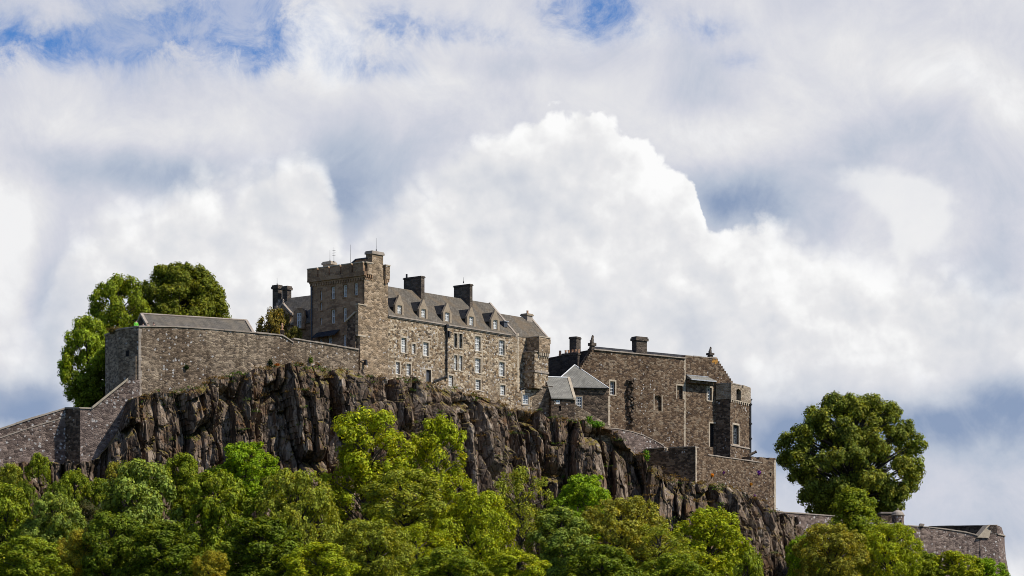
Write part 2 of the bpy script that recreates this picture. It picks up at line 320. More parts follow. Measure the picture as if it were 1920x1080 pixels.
def leaf_mat(name, var=(.4, 1.65), trans=.34, warm=(1.25, 1.05, .7)):
    m, n, b = newmat(name)
    oi = n.node('ShaderNodeObjectInfo'); rnd = n.node('ShaderNodeNewGeometry').outputs['Random Per Island']
    tc = n.node('ShaderNodeTexCoord').outputs['Object']
    base = oi.outputs['Color']
    v = n.m('MULTIPLY_ADD', rnd, var[1]-var[0], var[0])
    col = n.vm('SCALE', base, sc_=v)
    patch = n.ss(n.noise(tc, 2.3, 4, .6), .48, .66)
    col = n.mix(n.m('MULTIPLY', patch, .75), col, n.vm('MULTIPLY', col, warm))
    odd = n.m('GREATER_THAN', n.m('FRACT', n.m('MULTIPLY', rnd, 37.7)), .9)
    col = n.mix(n.m('MULTIPLY', odd, .5), col, n.vm('MULTIPLY', col, (2., 1.5, .9)))
    n.put(b.inputs['Base Color'], col); b.inputs['Roughness'].default_value = .6; b.inputs['Specular IOR Level'].default_value = .18
    tr = n.node('ShaderNodeBsdfTranslucent'); n.put(tr.inputs[0], n.vm('MULTIPLY', col, (1.5, 1.35, .5)))
    mx = n.node('ShaderNodeMixShader'); mx.inputs[0].default_value = trans
    n.L.new(b.outputs[0], mx.inputs[1]); n.L.new(tr.outputs[0], mx.inputs[2])
    n.L.new(mx.outputs[0], n.N['Material Output'].inputs[0])
    return m
M['leaf'] = leaf_mat('foliage')
M['bark'] = plain('bark', (.05, .04, .03), (.10, .085, .07), 3., c3=(.14, .12, .10))
M['skin'] = plain('skin', (.50, .30, .22), (.55, .34, .25), 6., .6, .05)
def cloth(name, c): return plain(name, c, tuple(min(1, x*1.25) for x in c), 6., .85, .2)
M['hivis'] = cloth('green_jacket', (.16, .55, .06)); M['darkcloth'] = cloth('dark_cloth', (.02, .022, .03)); M['greycloth'] = cloth('grey_cloth', (.16, .15, .2)); M['jeans'] = cloth('blue_cloth', (.05, .07, .13)); M['hair'] = cloth('hair', (.03, .02, .012))

# ------------------------------------------------------------------ builders
def root_loc(o):
    while o.parent: o = o.parent
    return o.location.copy()
class MB:
    def __init__(s): s.v = []; s.f = []; s.m = []
    def add(s, vs, fs, mi=0):
        k = len(s.v); s.v += [tuple(p) for p in vs]
        for f in fs: s.f.append(tuple(i+k for i in f)); s.m.append(mi)
    def build(s, name, mats, parent=None, smooth=False, loc=None):
        if not isinstance(mats, (list, tuple)): mats = [mats]
        off = root_loc(parent) if parent else Vector(loc if loc else (0, 0, 0))
        me = bpy.data.meshes.new(name)
        me.from_pydata([(a-off.x, b-off.y, c-off.z) for a, b, c in s.v], [], s.f)
        for m in mats: me.materials.append(m)
        me.polygons.foreach_set('material_index', s.m)
        uvl = me.uv_layers.new(name='UVMap')
        for p in me.polygons:
            nn = p.normal
            if abs(nn.z) < .999: t = Vector((-nn.y, nn.x, 0)).normalized()
            else: t = Vector((1, 0, 0))
            b = nn.cross(t)
            for li in p.loop_indices:
                co = me.vertices[me.loops[li].vertex_index].co + off
                uvl.data[li].uv = (co.dot(t), co.dot(b) if abs(nn.z) > .2 else co.z)
        if smooth: me.polygons.foreach_set('use_smooth', [True]*len(me.polygons))
        me.update()
        o = bpy.data.objects.new(name, me); C.objects.link(o)
        if parent: o.parent = parent
        else: o.location = off
        return o
def tag(o, label=None, cat=None, group=None, kind=None):
    if label: o['label'] = label
    if cat: o['category'] = cat
    if group: o['group'] = group
    if kind: o['kind'] = kind
    return o
def thing(name, label, cat, loc, group=None):
    o = bpy.data.objects.new(name, None); C.objects.link(o); o.location = loc; o.empty_display_size = .5
    return tag(o, label, cat, group)

class Fr:                                   # a vertical wall line: u runs left to right in view, n faces out of the wall
    def __init__(s, o, u):
        s.o = Vector(o[:2]); s.u = Vector(u).normalized(); s.n = Vector((s.u.y, -s.u.x))
    def off(s, d): return Fr(s.o+s.n*d, s.u)
    def S(s, px):
        r = (px-960)/F; return (r*s.o.y-s.o.x)/(s.u.x-s.u.y*r)
    def Y(s, px): return s.o.y+s.u.y*s.S(px)
    def Z(s, px, py): return CZ+(H0-py)/F*s.Y(px)
    def P(s, px, py): return (s.S(px), s.Z(px, py))
    def W(s, q, z, d=0.):
        p = s.o+s.u*q+s.n*d; return Vector((p.x, p.y, z))
    def xy(s, px, d=0.):
        p = s.o+s.u*s.S(px)+s.n*d; return (p.x, p.y)
def fbox(mb, fr, s0, s1, z0, z1, d0, d1, mi=0, tap=0.):
    if d0 < d1: d0, d1 = d1, d0
    vs = []
    for z, t in ((z0, 0), (z1, tap)):
        vs += [fr.W(s0+t, z, d0-t), fr.W(s1-t, z, d0-t), fr.W(s1-t, z, d1+t), fr.W(s0+t, z, d1+t)]
    mb.add(vs, [(0, 1, 5, 4), (1, 2, 6, 5), (2, 3, 7, 6), (3, 0, 4, 7), (4, 5, 6, 7), (3, 2, 1, 0)], mi)
def fpoly(mb, fr, poly, d0, d1, holes=(), reveal=.28, mi=0):
    """polygon in (s,z), clockwise or not, extruded from d0 (front) back to d1, with rectangular or polygonal openings"""
    hs = []
    for h in holes:
        if isinstance(h[0], (int, float)): h = [(h[0], h[2]), (h[1], h[2]), (h[1], h[3]), (h[0], h[3])]
        hs.append(h)
    loops = [[Vector((a, b, 0)) for a, b in poly]]+[[Vector((a, b, 0)) for a, b in h] for h in hs]
    flat = [p for l in loops for p in l]
    tris = tessellate_polygon(loops)
    vs = [fr.W(p.x, p.y, d0) for p in flat]
    fs = []
    for t in tris:
        a, b, c = [flat[i] for i in t]
        ar = (b.x-a.x)*(c.y-a.y)-(c.x-a.x)*(b.y-a.y)
        if abs(ar) < 1e-9: continue
        fs.append(tuple(t) if ar > 0 else (t[0], t[2], t[1]))
    mb.add(vs, fs, mi)
    ar = sum(poly[i][0]*poly[(i+1) % len(poly)][1]-poly[(i+1) % len(poly)][0]*poly[i][1] for i in range(len(poly)))
    P_ = poly if ar > 0 else poly[::-1]
    k = len(P_)
    vs = [fr.W(a, b, d0) for a, b in P_]+[fr.W(a, b, d1) for a, b in P_]
    fs = [(i, i+k, (i+1) % k+k, (i+1) % k) for i in range(k)]
    mb.add(vs, fs, mi)
    t2 = tessellate_polygon([[Vector((a, b, 0)) for a, b in P_]])
    fs = []
    for t in t2:
        a, b, c = [P_[i] for i in t]
        ar = (b[0]-a[0])*(c[1]-a[1])-(c[0]-a[0])*(b[1]-a[1])
        fs.append((t[0], t[2], t[1]) if ar > 0 else tuple(t))
    mb.add([fr.W(a, b, d1) for a, b in P_], fs, mi)
    for h in hs:
        k = len(h)
        vs = [fr.W(a, b, d0) for a, b in h]+[fr.W(a, b, d0-reveal) for a, b in h]
        mb.add(vs, [(i, (i+1) % k, (i+1) % k+k, i+k) for i in range(k)], mi)
def wrect(fr, r): # px rect -> s0,s1,z0,z1
    xm = (r[0]+r[2])/2
    return (fr.S(r[0]), fr.S(r[2]), fr.Z(xm, r[3]), fr.Z(xm, r[1]))
def window(fr, rect, parent, cols=2, rows=4, d=0., reveal=.28, pane='glass', sur='dress', frame='white', bar=.05, blank=False, surw=.17, name='window'):
    s0, s1, z0, z1 = rect
    mb = MB()
    fd = d-reveal
    o = .105
    if not blank:
        for a in ((s0, s0+o, z0, z1), (s1-o, s1, z0, z1), (s0+o, s1-o, z0, z0+o), (s0+o, s1-o, z1-o, z1)):
            fbox(mb, fr, *a, fd+.07, fd+.001)
        zm = (z0+z1)/2
        if rows > 1: fbox(mb, fr, s0+o, s1-o, zm-.045, zm+.045, fd+.085, fd+.001)
        for i in range(1, cols):
            c = s0+(s1-s0)*i/cols; fbox(mb, fr, c-bar/2, c+bar/2, z0+o, z1-o, fd+.06, fd+.001)
        for j in range(1, rows):
            if rows % 2 == 0 and j == rows//2: continue
            c = z0+(z1-z0)*j/rows; fbox(mb, fr, s0+o, s1-o, c-bar/2, c+bar/2, fd+.055, fd+.001)
    else:
        fbox(mb, fr, s0, s1, z0, z0+.05, fd+.08, fd+.001); 
    w = mb.build(name, M[frame] if not blank else M['dress'], parent)
    pb = MB(); fbox(pb, fr, s0-.06, s1+.06, z0-.06, z1+.06, fd-.002, fd-.05); pb.build('pane', M[pane], w)
    if sur:
        q = MB(); g = surw
        for a in ((s0-g, s0-.003, z0-.003, z1+.003), (s1+.003, s1+g, z0-.003, z1+.003), (s0-g, s1+g, z1+.003, z1+g*1.25)):
            fbox(q, fr, *a, d+.022, d-.05)
        q.build('surround', M[sur], w)
        q = MB(); fbox(q, fr, s0-g, s1+g, z0-.14, z0-.003, d+.06, d-.05); q.build('sill', M[sur], w)
    return w
def gable(mb, fr, s0, s1, ze, zr, d0, d1, th=.15, mi=0, dr=None):
    """gable roof: eaves at d0 and d1, ridge between"""
    dr = (d0+d1)/2 if dr is None else dr
    prof = [(d0, ze), (dr, zr), (d1, ze), (d1, ze-th), (dr, zr-th*1.2), (d0, ze-th)]
    vs = [fr.W(s, z, d) for s in (s0, s1) for d, z in prof]
    fs = [(i, (i+1) % 6, (i+1) % 6+6, i+6)[::-1] for i in range(6)]
    fs += [(0, 1, 4, 5), (1, 2, 3, 4), (11, 10, 7, 6), (10, 9, 8, 7)]
    mb.add(vs, fs, mi)
def tube(mb, p0, p1, r0, r1=None, seg=8, mi=0):
    r1 = r0 if r1 is None else r1
    p0, p1 = Vector(p0), Vector(p1); ax = (p1-p0).normalized()
    a = ax.orthogonal().normalized(); b = ax.cross(a)
    vs = []
    for p, r in ((p0, r0), (p1, r1)):
        for i in range(seg):
            t = 2*math.pi*i/seg; vs.append(p+a*(r*math.cos(t))+b*(r*math.sin(t)))
    fs = [(i, (i+1) % seg, (i+1) % seg+seg, i+seg) for i in range(seg)]
    fs += [tuple(range(seg))[::-1], tuple(range(seg, 2*seg))]
    mb.add(vs, fs, mi)
def lathe(mb, c, prof, seg=16, mi=0):
    c = Vector(c); vs = []
    for r, z in prof:
        for i in range(seg):
            t = 2*math.pi*i/seg; vs.append(c+Vector((r*math.cos(t), r*math.sin(t), z)))
    fs = []
    for j in range(len(prof)-1):
        for i in range(seg): fs.append((j*seg+i, j*seg+(i+1) % seg, (j+1)*seg+(i+1) % seg, (j+1)*seg+i))
    fs += [tuple(range(seg))[::-1], tuple(range((len(prof)-1)*seg, len(prof)*seg))]
    mb.add(vs, fs, mi)
def base3(fr, px, z, d=0.):
    p = fr.xy(px, d); return (p[0], p[1], z)
def chimney(fr, s0, s1, z0, z1, d0, d1, parent, mat='chim', pots=(), cap=.12, name='chimney', capmat='chim', caph=.28):
    mb = MB(); fbox(mb, fr, s0, s1, z0, z1-caph, d0, d1)
    o = mb.build(name, M[mat], parent)
    cb = MB(); fbox(cb, fr, s0-cap, s1+cap, z1-caph, z1-caph*.35, d0+cap, d1-cap); fbox(cb, fr, s0-cap*.4, s1+cap*.4, z1-caph*.35+.001, z1, d0+cap*.4, d1-cap*.4)
    cb.build('chimney_cap', M[capmat], o)
    for (ps, pd, ph) in pots:
        pb = MB(); lathe(pb, fr.W(ps, z1, pd), [(.15, 0), (.13, ph*.8), (.16, ph*.85), (.15, ph), (.10, ph)], 10); pb.build('chimney_pot', M['pot'], o)
    return o

# ================================================================== SETTING: ground, hill, crag
CL = [(-420, 416), (-60, 419.5), (60, 421), (110, 421.6), (150, 421.8), (240, 423.6), (262, 424.4), (330, 426.6), (400, 429), (500, 431.8), (600, 434.6), (668, 436.6), (700, 439), (727, 441.6), (800, 447.2), (900, 455), (960, 459.8), (1010, 462), (1062, 463), (1140, 464.2), (1210, 465.6), (1304, 465.2), (1380, 471), (1455, 477.2), (1480, 478), (1520, 480), (1560, 483), (2400, 500)]
CT = [(-420, 905), (0, 880), (60, 868), (110, 862), (150, 868), (185, 855), (225, 800), (245, 742), (270, 735), (330, 738), (365, 728), (400, 716), (440, 706), (480, 696), (503, 690), (520, 684), (560, 687), (600, 692), (640, 695), (680, 702), (720, 711), (770, 714), (800, 722), (840, 732), (870, 742), (905, 750), (940, 764), (985, 772), (1030, 782), (1080, 786), (1120, 793), (1150, 812), (1180, 842), (1215, 868), (1250, 892), (1290, 905), (1330, 906), (1370, 918), (1400, 930), (1430, 948), (1455, 958), (1475, 962), (1500, 985), (1530, 1040), (1560, 1075), (2400, 1080)]
CF = [(-420, 56), (0, 57), (150, 57.5), (250, 56.5), (600, 54), (1000, 52), (1300, 48.5), (1450, 44), (1530, 44), (1700, 47), (2400, 46)]
def ip(tab, x): return np.interp(x, [p[0] for p in tab], [p[1] for p in tab])
def XY(px, Y): return ((px-960)/F*Y, Y)
def hillz(px, d):                          # height at distance d in front of the crag foot
    zf = float(ip(CF, px))
    if d <= 55: return zf-.62*d
    z1 = zf-.62*55; return max(17.5, z1-(d-55)*.45)
def terrain_z(x, y):
    px = 960+F*x/y; d = float(ip(CL, px))-y
    return hillz(px, max(d, 0))
mb = MB(); S_ = 6000
mb.add([(-S_, -S_, 18.5), (S_, -S_, 18.5), (S_, S_, 18.5), (-S_, S_, 18.5)], [(0, 1, 2, 3)])
tag(mb.build('ground', M['grassland']), kind='structure')
def make_hill():
    pxs = np.linspace(-420, 2400, 190); dd = [130, 115, 100, 85, 70, 60, 50, 42, 35, 29, 24, 20, 17, 14, 11.5, 9, 7, 5, 3.2, 1.5, 0, -2.2]
    back = [(-2.6, .0), (-6, .0), (-12, .5), (-25, 1), (-45, 0), (-80, -12), (-130, -40), (-200, -90)]
    mb = MB(); nr = len(dd)+len(back); vs = []
    for i, px in enumerate(pxs):
        Yc = float(ip(CL, px)); zt = float(CZ+(H0-ip(CT, px))/F*Yc)
        for d in dd:
            Y = Yc-d; x, y = XY(px, Y); z = hillz(px, max(d, 0))
            if d < 125 and z > 18.5: z += 1.1*(mnoise.noise(Vector((x*.12, y*.12, 0))))+.5*mnoise.noise(Vector((x*.4, y*.4, 3)))
            if d > 120: z = 17.
            vs.append((x, y, z))
        for d, dz in back:
            x, y = XY(px, Yc-d); vs.append((x, y, max(zt-1.2+dz, 16)))
    fs = []
    for i in range(len(pxs)-1):
        for j in range(nr-1): fs.append((i*nr+j, (i+1)*nr+j, (i+1)*nr+j+1, i*nr+j+1))
    mb.add(vs, fs); tag(mb.build('hill', M['hill'], smooth=True), kind='structure')
make_hill()
def vcell(x, y, seed):
    """jittered grid voronoi, returns id hashes, f1, f2-f1, dx, dy (vectors to the cell centre)"""
    ix = np.floor(x).astype(np.int64); iy = np.floor(y).astype(np.int64)
    best = np.full(x.shape, 1e9); sec = best.copy(); H = np.zeros(x.shape); H2 = H.copy(); H3 = H.copy(); DX = H.copy(); DY = H.copy()
    def h(a, b, k):
        v = (a*374761393+b*668265263+(seed*7+k)*1442695041) & 0xffffffff
        v = ((v ^ (v >> 13))*1274126177) & 0xffffffff
        v = (v ^ (v >> 16))
        return (v & 0xffffff)/float(0xffffff)
    for ox in (-1, 0, 1):
        for oy in (-1, 0, 1):
            a, b = ix+ox, iy+oy
            cx = a+.15+.7*h(a, b, 1); cy = b+.15+.7*h(a, b, 2)
            dx, dy = x-cx, y-cy; dist = np.maximum(abs(dx), abs(dy)*.9)+.25*np.hypot(dx, dy)
            nb = dist < best
            sec = np.where(nb, best, np.minimum(sec, dist)); best = np.where(nb, dist, best)
            H = np.where(nb, h(a, b, 3), H); H2 = np.where(nb, h(a, b, 4), H2); H3 = np.where(nb, h(a, b, 5), H3)
            DX = np.where(nb, dx, DX); DY = np.where(nb, dy, DY)
    return H, H2, H3, sec-best, DX, DY
def nz(x, y, seed, k=10):
    rs = np.random.RandomState(seed); r = 0
    for i in range(k):
        a = rs.uniform(0, 2*math.pi); f = rs.uniform(.5, 1.8); p = rs.uniform(0, 6.28)
        r = r+np.sin((x*math.cos(a)+y*math.sin(a))*f+p)
    return r/math.sqrt(k)
def make_cliff():
    pxs = np.arange(-200, 1600, 2.)
    Yc = ip(CL, pxs); X = (pxs-960)/F*Yc
    seg = np.hypot(np.diff(X), np.diff(Yc)); L = np.concatenate([[0], np.cumsum(seg)])
    # soften corners
    st = .13; s = np.arange(0, L[-1], st); x = np.interp(s, L, X); y = np.interp(s, L, Yc)
    k = np.ones(17)/17
    xs = np.convolve(np.pad(x, 8, 'edge'), k, 'valid'); ys = np.convolve(np.pad(y, 8, 'edge'), k, 'valid')
    tx = np.gradient(xs); ty = np.gradient(ys); q = np.hypot(tx, ty); nx, ny = ty/q, -tx/q
    nx = np.convolve(np.pad(nx, 10, 'edge'), np.ones(21)/21, 'valid'); ny = np.convolve(np.pad(ny, 10, 'edge'), np.ones(21)/21, 'valid')
    px = 960+F*xs/ys
    zt = CZ+(H0-ip(CT, px))/F*ys; zf = ip(CF, px)-2.5
    nrow = 190
    t = np.linspace(0, 1, nrow)[None, :]
    Sg = np.repeat(s[:, None], nrow, 1); ZT = zt[:, None]; ZF = zf[:, None]
    rag = .32*nz(s*1.1, s*0, 5)+.22*nz(s*3.1, s*0, 6)
    Z = (ZT+rag[:, None])*(1-t)+ZF*t
    dep = ZT-Z
    wx = Sg+.30*nz(Sg*.3, Z*.12, 1)+.05*nz(Sg*1.5, Z*.5, 2)+dep*.05
    wz = Z+1.2*nz(Sg*.5, Z*.05, 3)
    H, H2, H3, e, dx, dy = vcell(wx/4.8, wz/22., 11)
    D = 3.6*(H-.5)+(H2-.5)*3.8*dx
    D -= 1.8*np.clip(1-e/.13, 0, 1)
    H, H2, H3, e, dx, dy = vcell(wx/1.95, wz/10., 23)
    D += 1.5*(H-.5)+np.where(H2 > .5, 1, -1)*(.4+1.1*abs(H2-.5)*2)*dx*.9+(H3-.7)*1.6*dy-.55*np.clip(1-e/.12, 0, 1)
    H, H2, H3, e, dx, dy = vcell(wx/.66+.3*np.floor(wz/3), wz/2.6, 37)
    D += .48*(H-.5)+(H2-.5)*.7*dx+(H3-.6)*.5*dy-.22*np.clip(1-e/.14, 0, 1)
    H, H2, H3, e, dx, dy = vcell(wx/.3, wz/.8, 51)
    D += .07*(H-.5)+(H2-.5)*.12*dx
    D = D*np.clip(.35+dep/2.2, .35, 1)
    D += .8+dep*.16+.9*np.clip(dep/4, 0, 1)
    scrub = np.clip((60-px)/120, 0, 1)[:, None]           # far left: gentler broken slope
    D += scrub*dep*1.2
    st_ = .17
    Xp = xs[:, None]+nx[:, None]*D; Yp = ys[:, None]+ny[:, None]*D
    # top shelf running back under the walls
    cols = []
    for b, dz in ((7., -.2), (3., .0), (1.2, .05), (.3, .05)):
        r2 = .15*nz(s*2.+b, s*0+b*3, 8)
        cols.append((xs-nx*b, ys-ny*b, zt+dz+r2-.25+rag*.4*(b < 2)))
    XX = np.column_stack([c[0] for c in cols]+[Xp]); YY = np.column_stack([c[1] for c in cols]+[Yp]); ZZ = np.column_stack([c[2] for c in cols]+[Z])
    n, m = XX.shape
    co = np.stack([XX, YY, ZZ], 2).reshape(-1, 3)
    idx = np.arange(n*m).reshape(n, m)
    fc = np.stack([idx[:-1, :-1], idx[:-1, 1:], idx[1:, 1:], idx[1:, :-1]], 2).reshape(-1, 4)
    me = bpy.data.meshes.new('rock_cliff')
    me.vertices.add(len(co)); me.vertices.foreach_set('co', co.ravel())
    me.loops.add(fc.size); me.loops.foreach_set('vertex_index', fc.ravel().astype(np.int32))
    me.polygons.add(len(fc)); me.polygons.foreach_set('loop_start', np.arange(0, fc.size, 4, dtype=np.int32))
    me.update(calc_edges=True); me.polygons.foreach_set('use_smooth', [False]*len(me.polygons)); me.materials.append(M['rock'])
    o = bpy.data.objects.new('rock_cliff', me); C.objects.link(o); tag(o, kind='structure')
    return co.reshape(n, m, 3)
CLIFF = make_cliff()

# ================================================================== BUILDINGS
UM = (.641, .767); VM = (.767, -.641)
FM = Fr(((683-960)/F*440, 440.), UM)        # long sunlit south wall of the range and tower
FL = Fr(FM.o, VM)                           # shaded left face of the tower, ends at its corner (s<=0)
RB = 66.                                    # buried foot of the walls
# ---- main range
zE = FM.Z(731, 593.5)
rng = thing('castle_range', 'long four storey rubble stone range with five dormers, right of the tall tower', 'building', base3(FM, 727, RB))
s727, s1028 = FM.S(727), FM.S(1028)
wins = [((752.5, 633.5, 762, 661), 3, 6), ((773, 645, 779, 663), 2, 4), ((793.5, 642, 803.5, 667), 3, 4), ((891, 630.5, 901, 658), 2, 4), ((936, 638, 946, 666), 2, 4),
        ((742, 679, 749.5, 701), 2, 4), ((762, 682, 770, 704), 2, 4), ((891, 672, 901, 699), 2, 4), ((936, 679, 946, 705), 2, 4),
        ((841, 704, 850, 724), 2, 4), ((891.5, 712, 901, 731), 2, 4), ((938, 722, 947.5, 741), 2, 4)]
twin = [((851.5, 625, 857.5, 652), 'glassdark'), ((861, 626, 867, 653), 'glassdark'), ((851.5, 666, 857.5, 694), 'glass'), ((861, 667, 867, 695), 'glass')]
door = (799, 693.5, 808, 716)
holes = [wrect(FM, w[0]) for w in wins]+[wrect(FM, t[0]) for t in twin]+[wrect(FM, door)]
mb = MB()
sA = FM.S(958); zR = zE-.004
fpoly(mb, FM, [(s727, RB-4), (s1028, RB-6), (s1028, zR), (sA, zR), (sA, zE), (s727, zE)], 0, -9, holes)
wall = mb.build('wall', M['rubble'], rng)
random.seed(4)
for w, c, r in wins: window(FM, wrect(FM, w), rng, c, r, pane=random.choice(['glass', 'glassmid', 'glass']))
for w, g in twin: window(FM, wrect(FM, w), rng, 1, 2 if g == 'glass' else 1, pane=g, surw=.13, blank=(g != 'glass'))
# dark doorway over the rock
d_ = wrect(FM, door); mb = MB(); fbox(mb, FM, d_[0]-.05, d_[1]+.05, d_[2]-.05, d_[3]+.05, -.29, -.36); dr = mb.build('door', M['holeshade'], rng)
mb = MB()
for i in range(4): fbox(mb, FM, d_[0]+.04+i*(d_[1]-d_[0])/4, d_[0]+(i+1)*(d_[1]-d_[0])/4, d_[2], d_[3]-.05, -.25, -.288)
mb.build('door_board', M['leaddark'], dr)
q = MB()
for a in ((d_[0]-.15, d_[0]-.003, d_[2], d_[3]), (d_[1]+.003, d_[1]+.15, d_[2], d_[3]), (d_[0]-.15, d_[1]+.15, d_[3]+.003, d_[3]+.2)): fbox(q, FM, *a, .022, -.05)
q.build('surround', M['dress'], dr)
# blocked openings outlined in dressed stone
for r in ((752, 619, 763, 633), (810, 616, 820, 650), (905, 648, 918, 690), (911, 640, 921, 643)):
    s0, s1, z0, z1 = wrect(FM, r); q = MB()
    for a in ((s0-.1, s0, z0, z1), (s1, s1+.1, z0, z1), (s0-.1, s1+.1, z1, z1+.12)): fbox(q, FM, *a, .012, -.04)
    q.build('blocked_opening', M['dress'], rng)
# quoin strip where the newer bay starts
q = MB(); zq = RB
s0 = FM.S(972)
while zq < zE+.3: 
    fbox(q, FM, s0-.16-.1*random.random(), s0+.14, zq, zq+.34, .015, -.04); zq += .36
q.build('quoin', M['dress'], rng)
# cornice
mb = MB(); fbox(mb, FM, s727, sA-.003, zE+.003, zE+.16, .22, -.3); fbox(mb, FM, s727, sA-.003, zE-.12, zE-.002, .12, -.05); mb.build('cornice', M['cope'], rng)
# roofs
rid = FM.off(-4.5); zRid = rid.Z(735, 538)
sl2 = (zRid-zE-.16)/4.52; sl = sl2
sHi = rid.S(917)
mb = MB(); gable(mb, FM, s727-.02, sHi, zE+.16, zRid, .02, -9.02, dr=-4.5)
mb.build('roof', M['slate'], rng)
dL = 3.
for _ in range(30):
    zL = zE+.16+sl2*dL; ff_ = FM.off(-dL); dL += (ff_.Z(965, 592.5)-zL)*.4
zL = zE+.16+sl2*dL; sEnd = FM.off(-dL).S(995)
mb = MB(); gable(mb, FM, sHi+.40, sEnd, zE+.155, zL, .015, -2*dL, dr=-dL)
low = mb.build('roof', M['slate'], rng)
# gable wall infill + skews
mb = MB()
fG = Fr(FM.W(sHi, 0, 0).xy, VM)             # local line along depth at the gable of the high roof
for (se, zr, dr_, th) in ((sHi, zRid, -4.5, .16), (sEnd, zL, -dL, .2)):
    for sgn in (1, -1):
        d0 = dr_+sgn*(-dr_)*1.0; zb = zr-(abs(dr_))*sl
        a = FM.W(se, zr+.12, dr_); b = FM.W(se, zb+.12, d0)
        a2 = FM.W(se+.38, zr+.12, dr_); b2 = FM.W(se+.38, zb+.12, d0)
        dn = Vector((0, 0, -.55))
        mb.add([a, b, b2, a2, a+dn, b+dn, b2+dn, a2+dn], [(0, 1, 2, 3), (7, 6, 5, 4), (0, 4, 5, 1), (1, 5, 6, 2), (2, 6, 7, 3), (3, 7, 4, 0)])
    mb.build('skew_coping', M['cope'], rng); mb = MB()
mb = MB()
for (se, zr, dr_) in ((sHi+.02, zRid, -4.5), (sEnd+.02, zL, -dL)):
    zb = zr-abs(dr_)*sl
    vs = [FM.W(se+o_, z, d) for o_ in (0, .33) for d, z in ((-.05, zb-.1), (dr_, zr-.1), (2*dr_+.05, zb-.1))]
    mb.add(vs, [(0, 1, 2), (5, 4, 3), (0, 3, 4, 1), (1, 4, 5, 2), (2, 5, 3, 0)])
mb.build('gable_wall', M['rubble'], rng)
# ridge chimneys (long slabs across the ridge)
def slab(pxl, pxc, pxr, pyt, d0=-3.3):
    f = FM.off(d0); s0 = f.S(pxc); s1 = f.S(pxr); zt = f.Z(pxc, pyt)
    # find depth so that the far left edge lands on pxl
    lo, hi = .2, 8
    for _ in range(40):
        md = (lo+hi)/2; p = FM.W(s0, 0, d0-md); 
        if 960+F*p.x/p.y > pxl: lo = md
        else: hi = md
    c = chimney(FM, s0, s1, zE+1.5, zt, d0, d0-lo, rng, caph=.22, cap=.09)
    return s0, s1, zt
a_ = slab(757, 789.5, 796, 517); slab(851, 881, 886, 532)
mb = MB(); tube(mb, FM.W(a_[0]+.3, a_[2], -6), FM.W(a_[0]+.3, a_[2]+.5, -6), .12); mb.build('chimney_pot', M['iron'], rng)
f3 = FM.off(-dL); sc1, sc2 = f3.S(981), f3.S(993)
chimney(FM, sc1+.2, sc2, zL-.8, f3.Z(990, 589), -dL+.5, -dL-.5, rng, pots=((f3.S(989), -dL, .45),), capmat='dresso', mat='cope')
# dormers
for cx, ya, yb in ((749, 553.5, 594), (793.8, 561.5, 601), (838.5, 568, 607.5), (883.5, 576, 615), (928.5, 582, 621.5)):
    fd = FM.off(-.35); sm = fd.S(cx); hw = .82; z0 = zE+.1; za = fd.Z(cx, ya); zs = za-1.25; zw0 = fd.Z(cx, yb-1); zw1 = fd.Z(cx, yb-21.5)
    mb = MB(); hole = (sm-.42, sm+.42, zw0, zw1)
    fpoly(mb, FM, [(sm-hw, z0), (sm+hw, z0), (sm+hw, zs), (sm+.3, za-.42), (sm+.12, za), (sm-.12, za), (sm-.3, za-.42), (sm-hw, zs)], -.3, -.62, [hole], reveal=.22)
    dm = mb.build('dormer', M['dresso'], rng)
    mb = MB(); e = .78
    fpoly(mb, FM, [(sm-e, z0), (sm+e, z0), (sm+e, zs-.25), (sm-e, zs-.25)], -.63, -3.2)
    mb.build('cheek', M['slatedark'], dm)
    mb = MB(); vs = [FM.W(s_, z_, d__) for d__ in (-.63, -4.2) for s_, z_ in ((sm-.95, zs-.22), (sm, za-.2), (sm+.95, zs-.22), (sm+.9, zs-.34), (sm, za-.34), (sm-.9, zs-.34))]
    mb.add(vs, [(i, i+6, (i+1) % 6+6, (i+1) % 6) for i in range(6)]+[(0, 1, 4, 5), (1, 2, 3, 4)]); mb.build('dormer_roof', M['slatedark'], dm)
    mb = MB(); s0, s1, w0, w1 = hole; fdp = -.3-.22
    for a in ((s0, s0+.07, w0, w1), (s1-.07, s1, w0, w1), (s0+.07, s1-.07, w0, w0+.09), (s0+.07, s1-.07, w1-.07, w1)): fbox(mb, FM, *a, fdp+.06, fdp+.001)
    fbox(mb, FM, (s0+s1)/2-.03, (s0+s1)/2+.03, w0+.09, w1-.07, fdp+.05, fdp+.001)
    for j in (1, 2, 3): zc = w0+(w1-w0)*j/4; fbox(mb, FM, s0+.07, s1-.07, zc-.03, zc+.03, fdp+.045, fdp+.001)
    mb.build('window_frame', M['white'], dm)
    mb = MB(); fbox(mb, FM, s0-.05, s1+.05, w0-.05, w1+.05, fdp-.002, fdp-.05); mb.build('pane', M['glass'], dm)
# small roof light on the lower roof
mb = MB(); sq = FM.S(957); fbox(mb, FM, sq-.2, sq+.5, zE+1.2, zE+1.9, -.9, -1.8); rl = mb.build('rooflight', M['leaddark'], rng)
mb = MB(); fbox(mb, FM, sq-.3, sq+.6, zE+1.9, zE+1.98, -.75, -1.9); mb.build('rooflight_hood', M['lead'], rl)
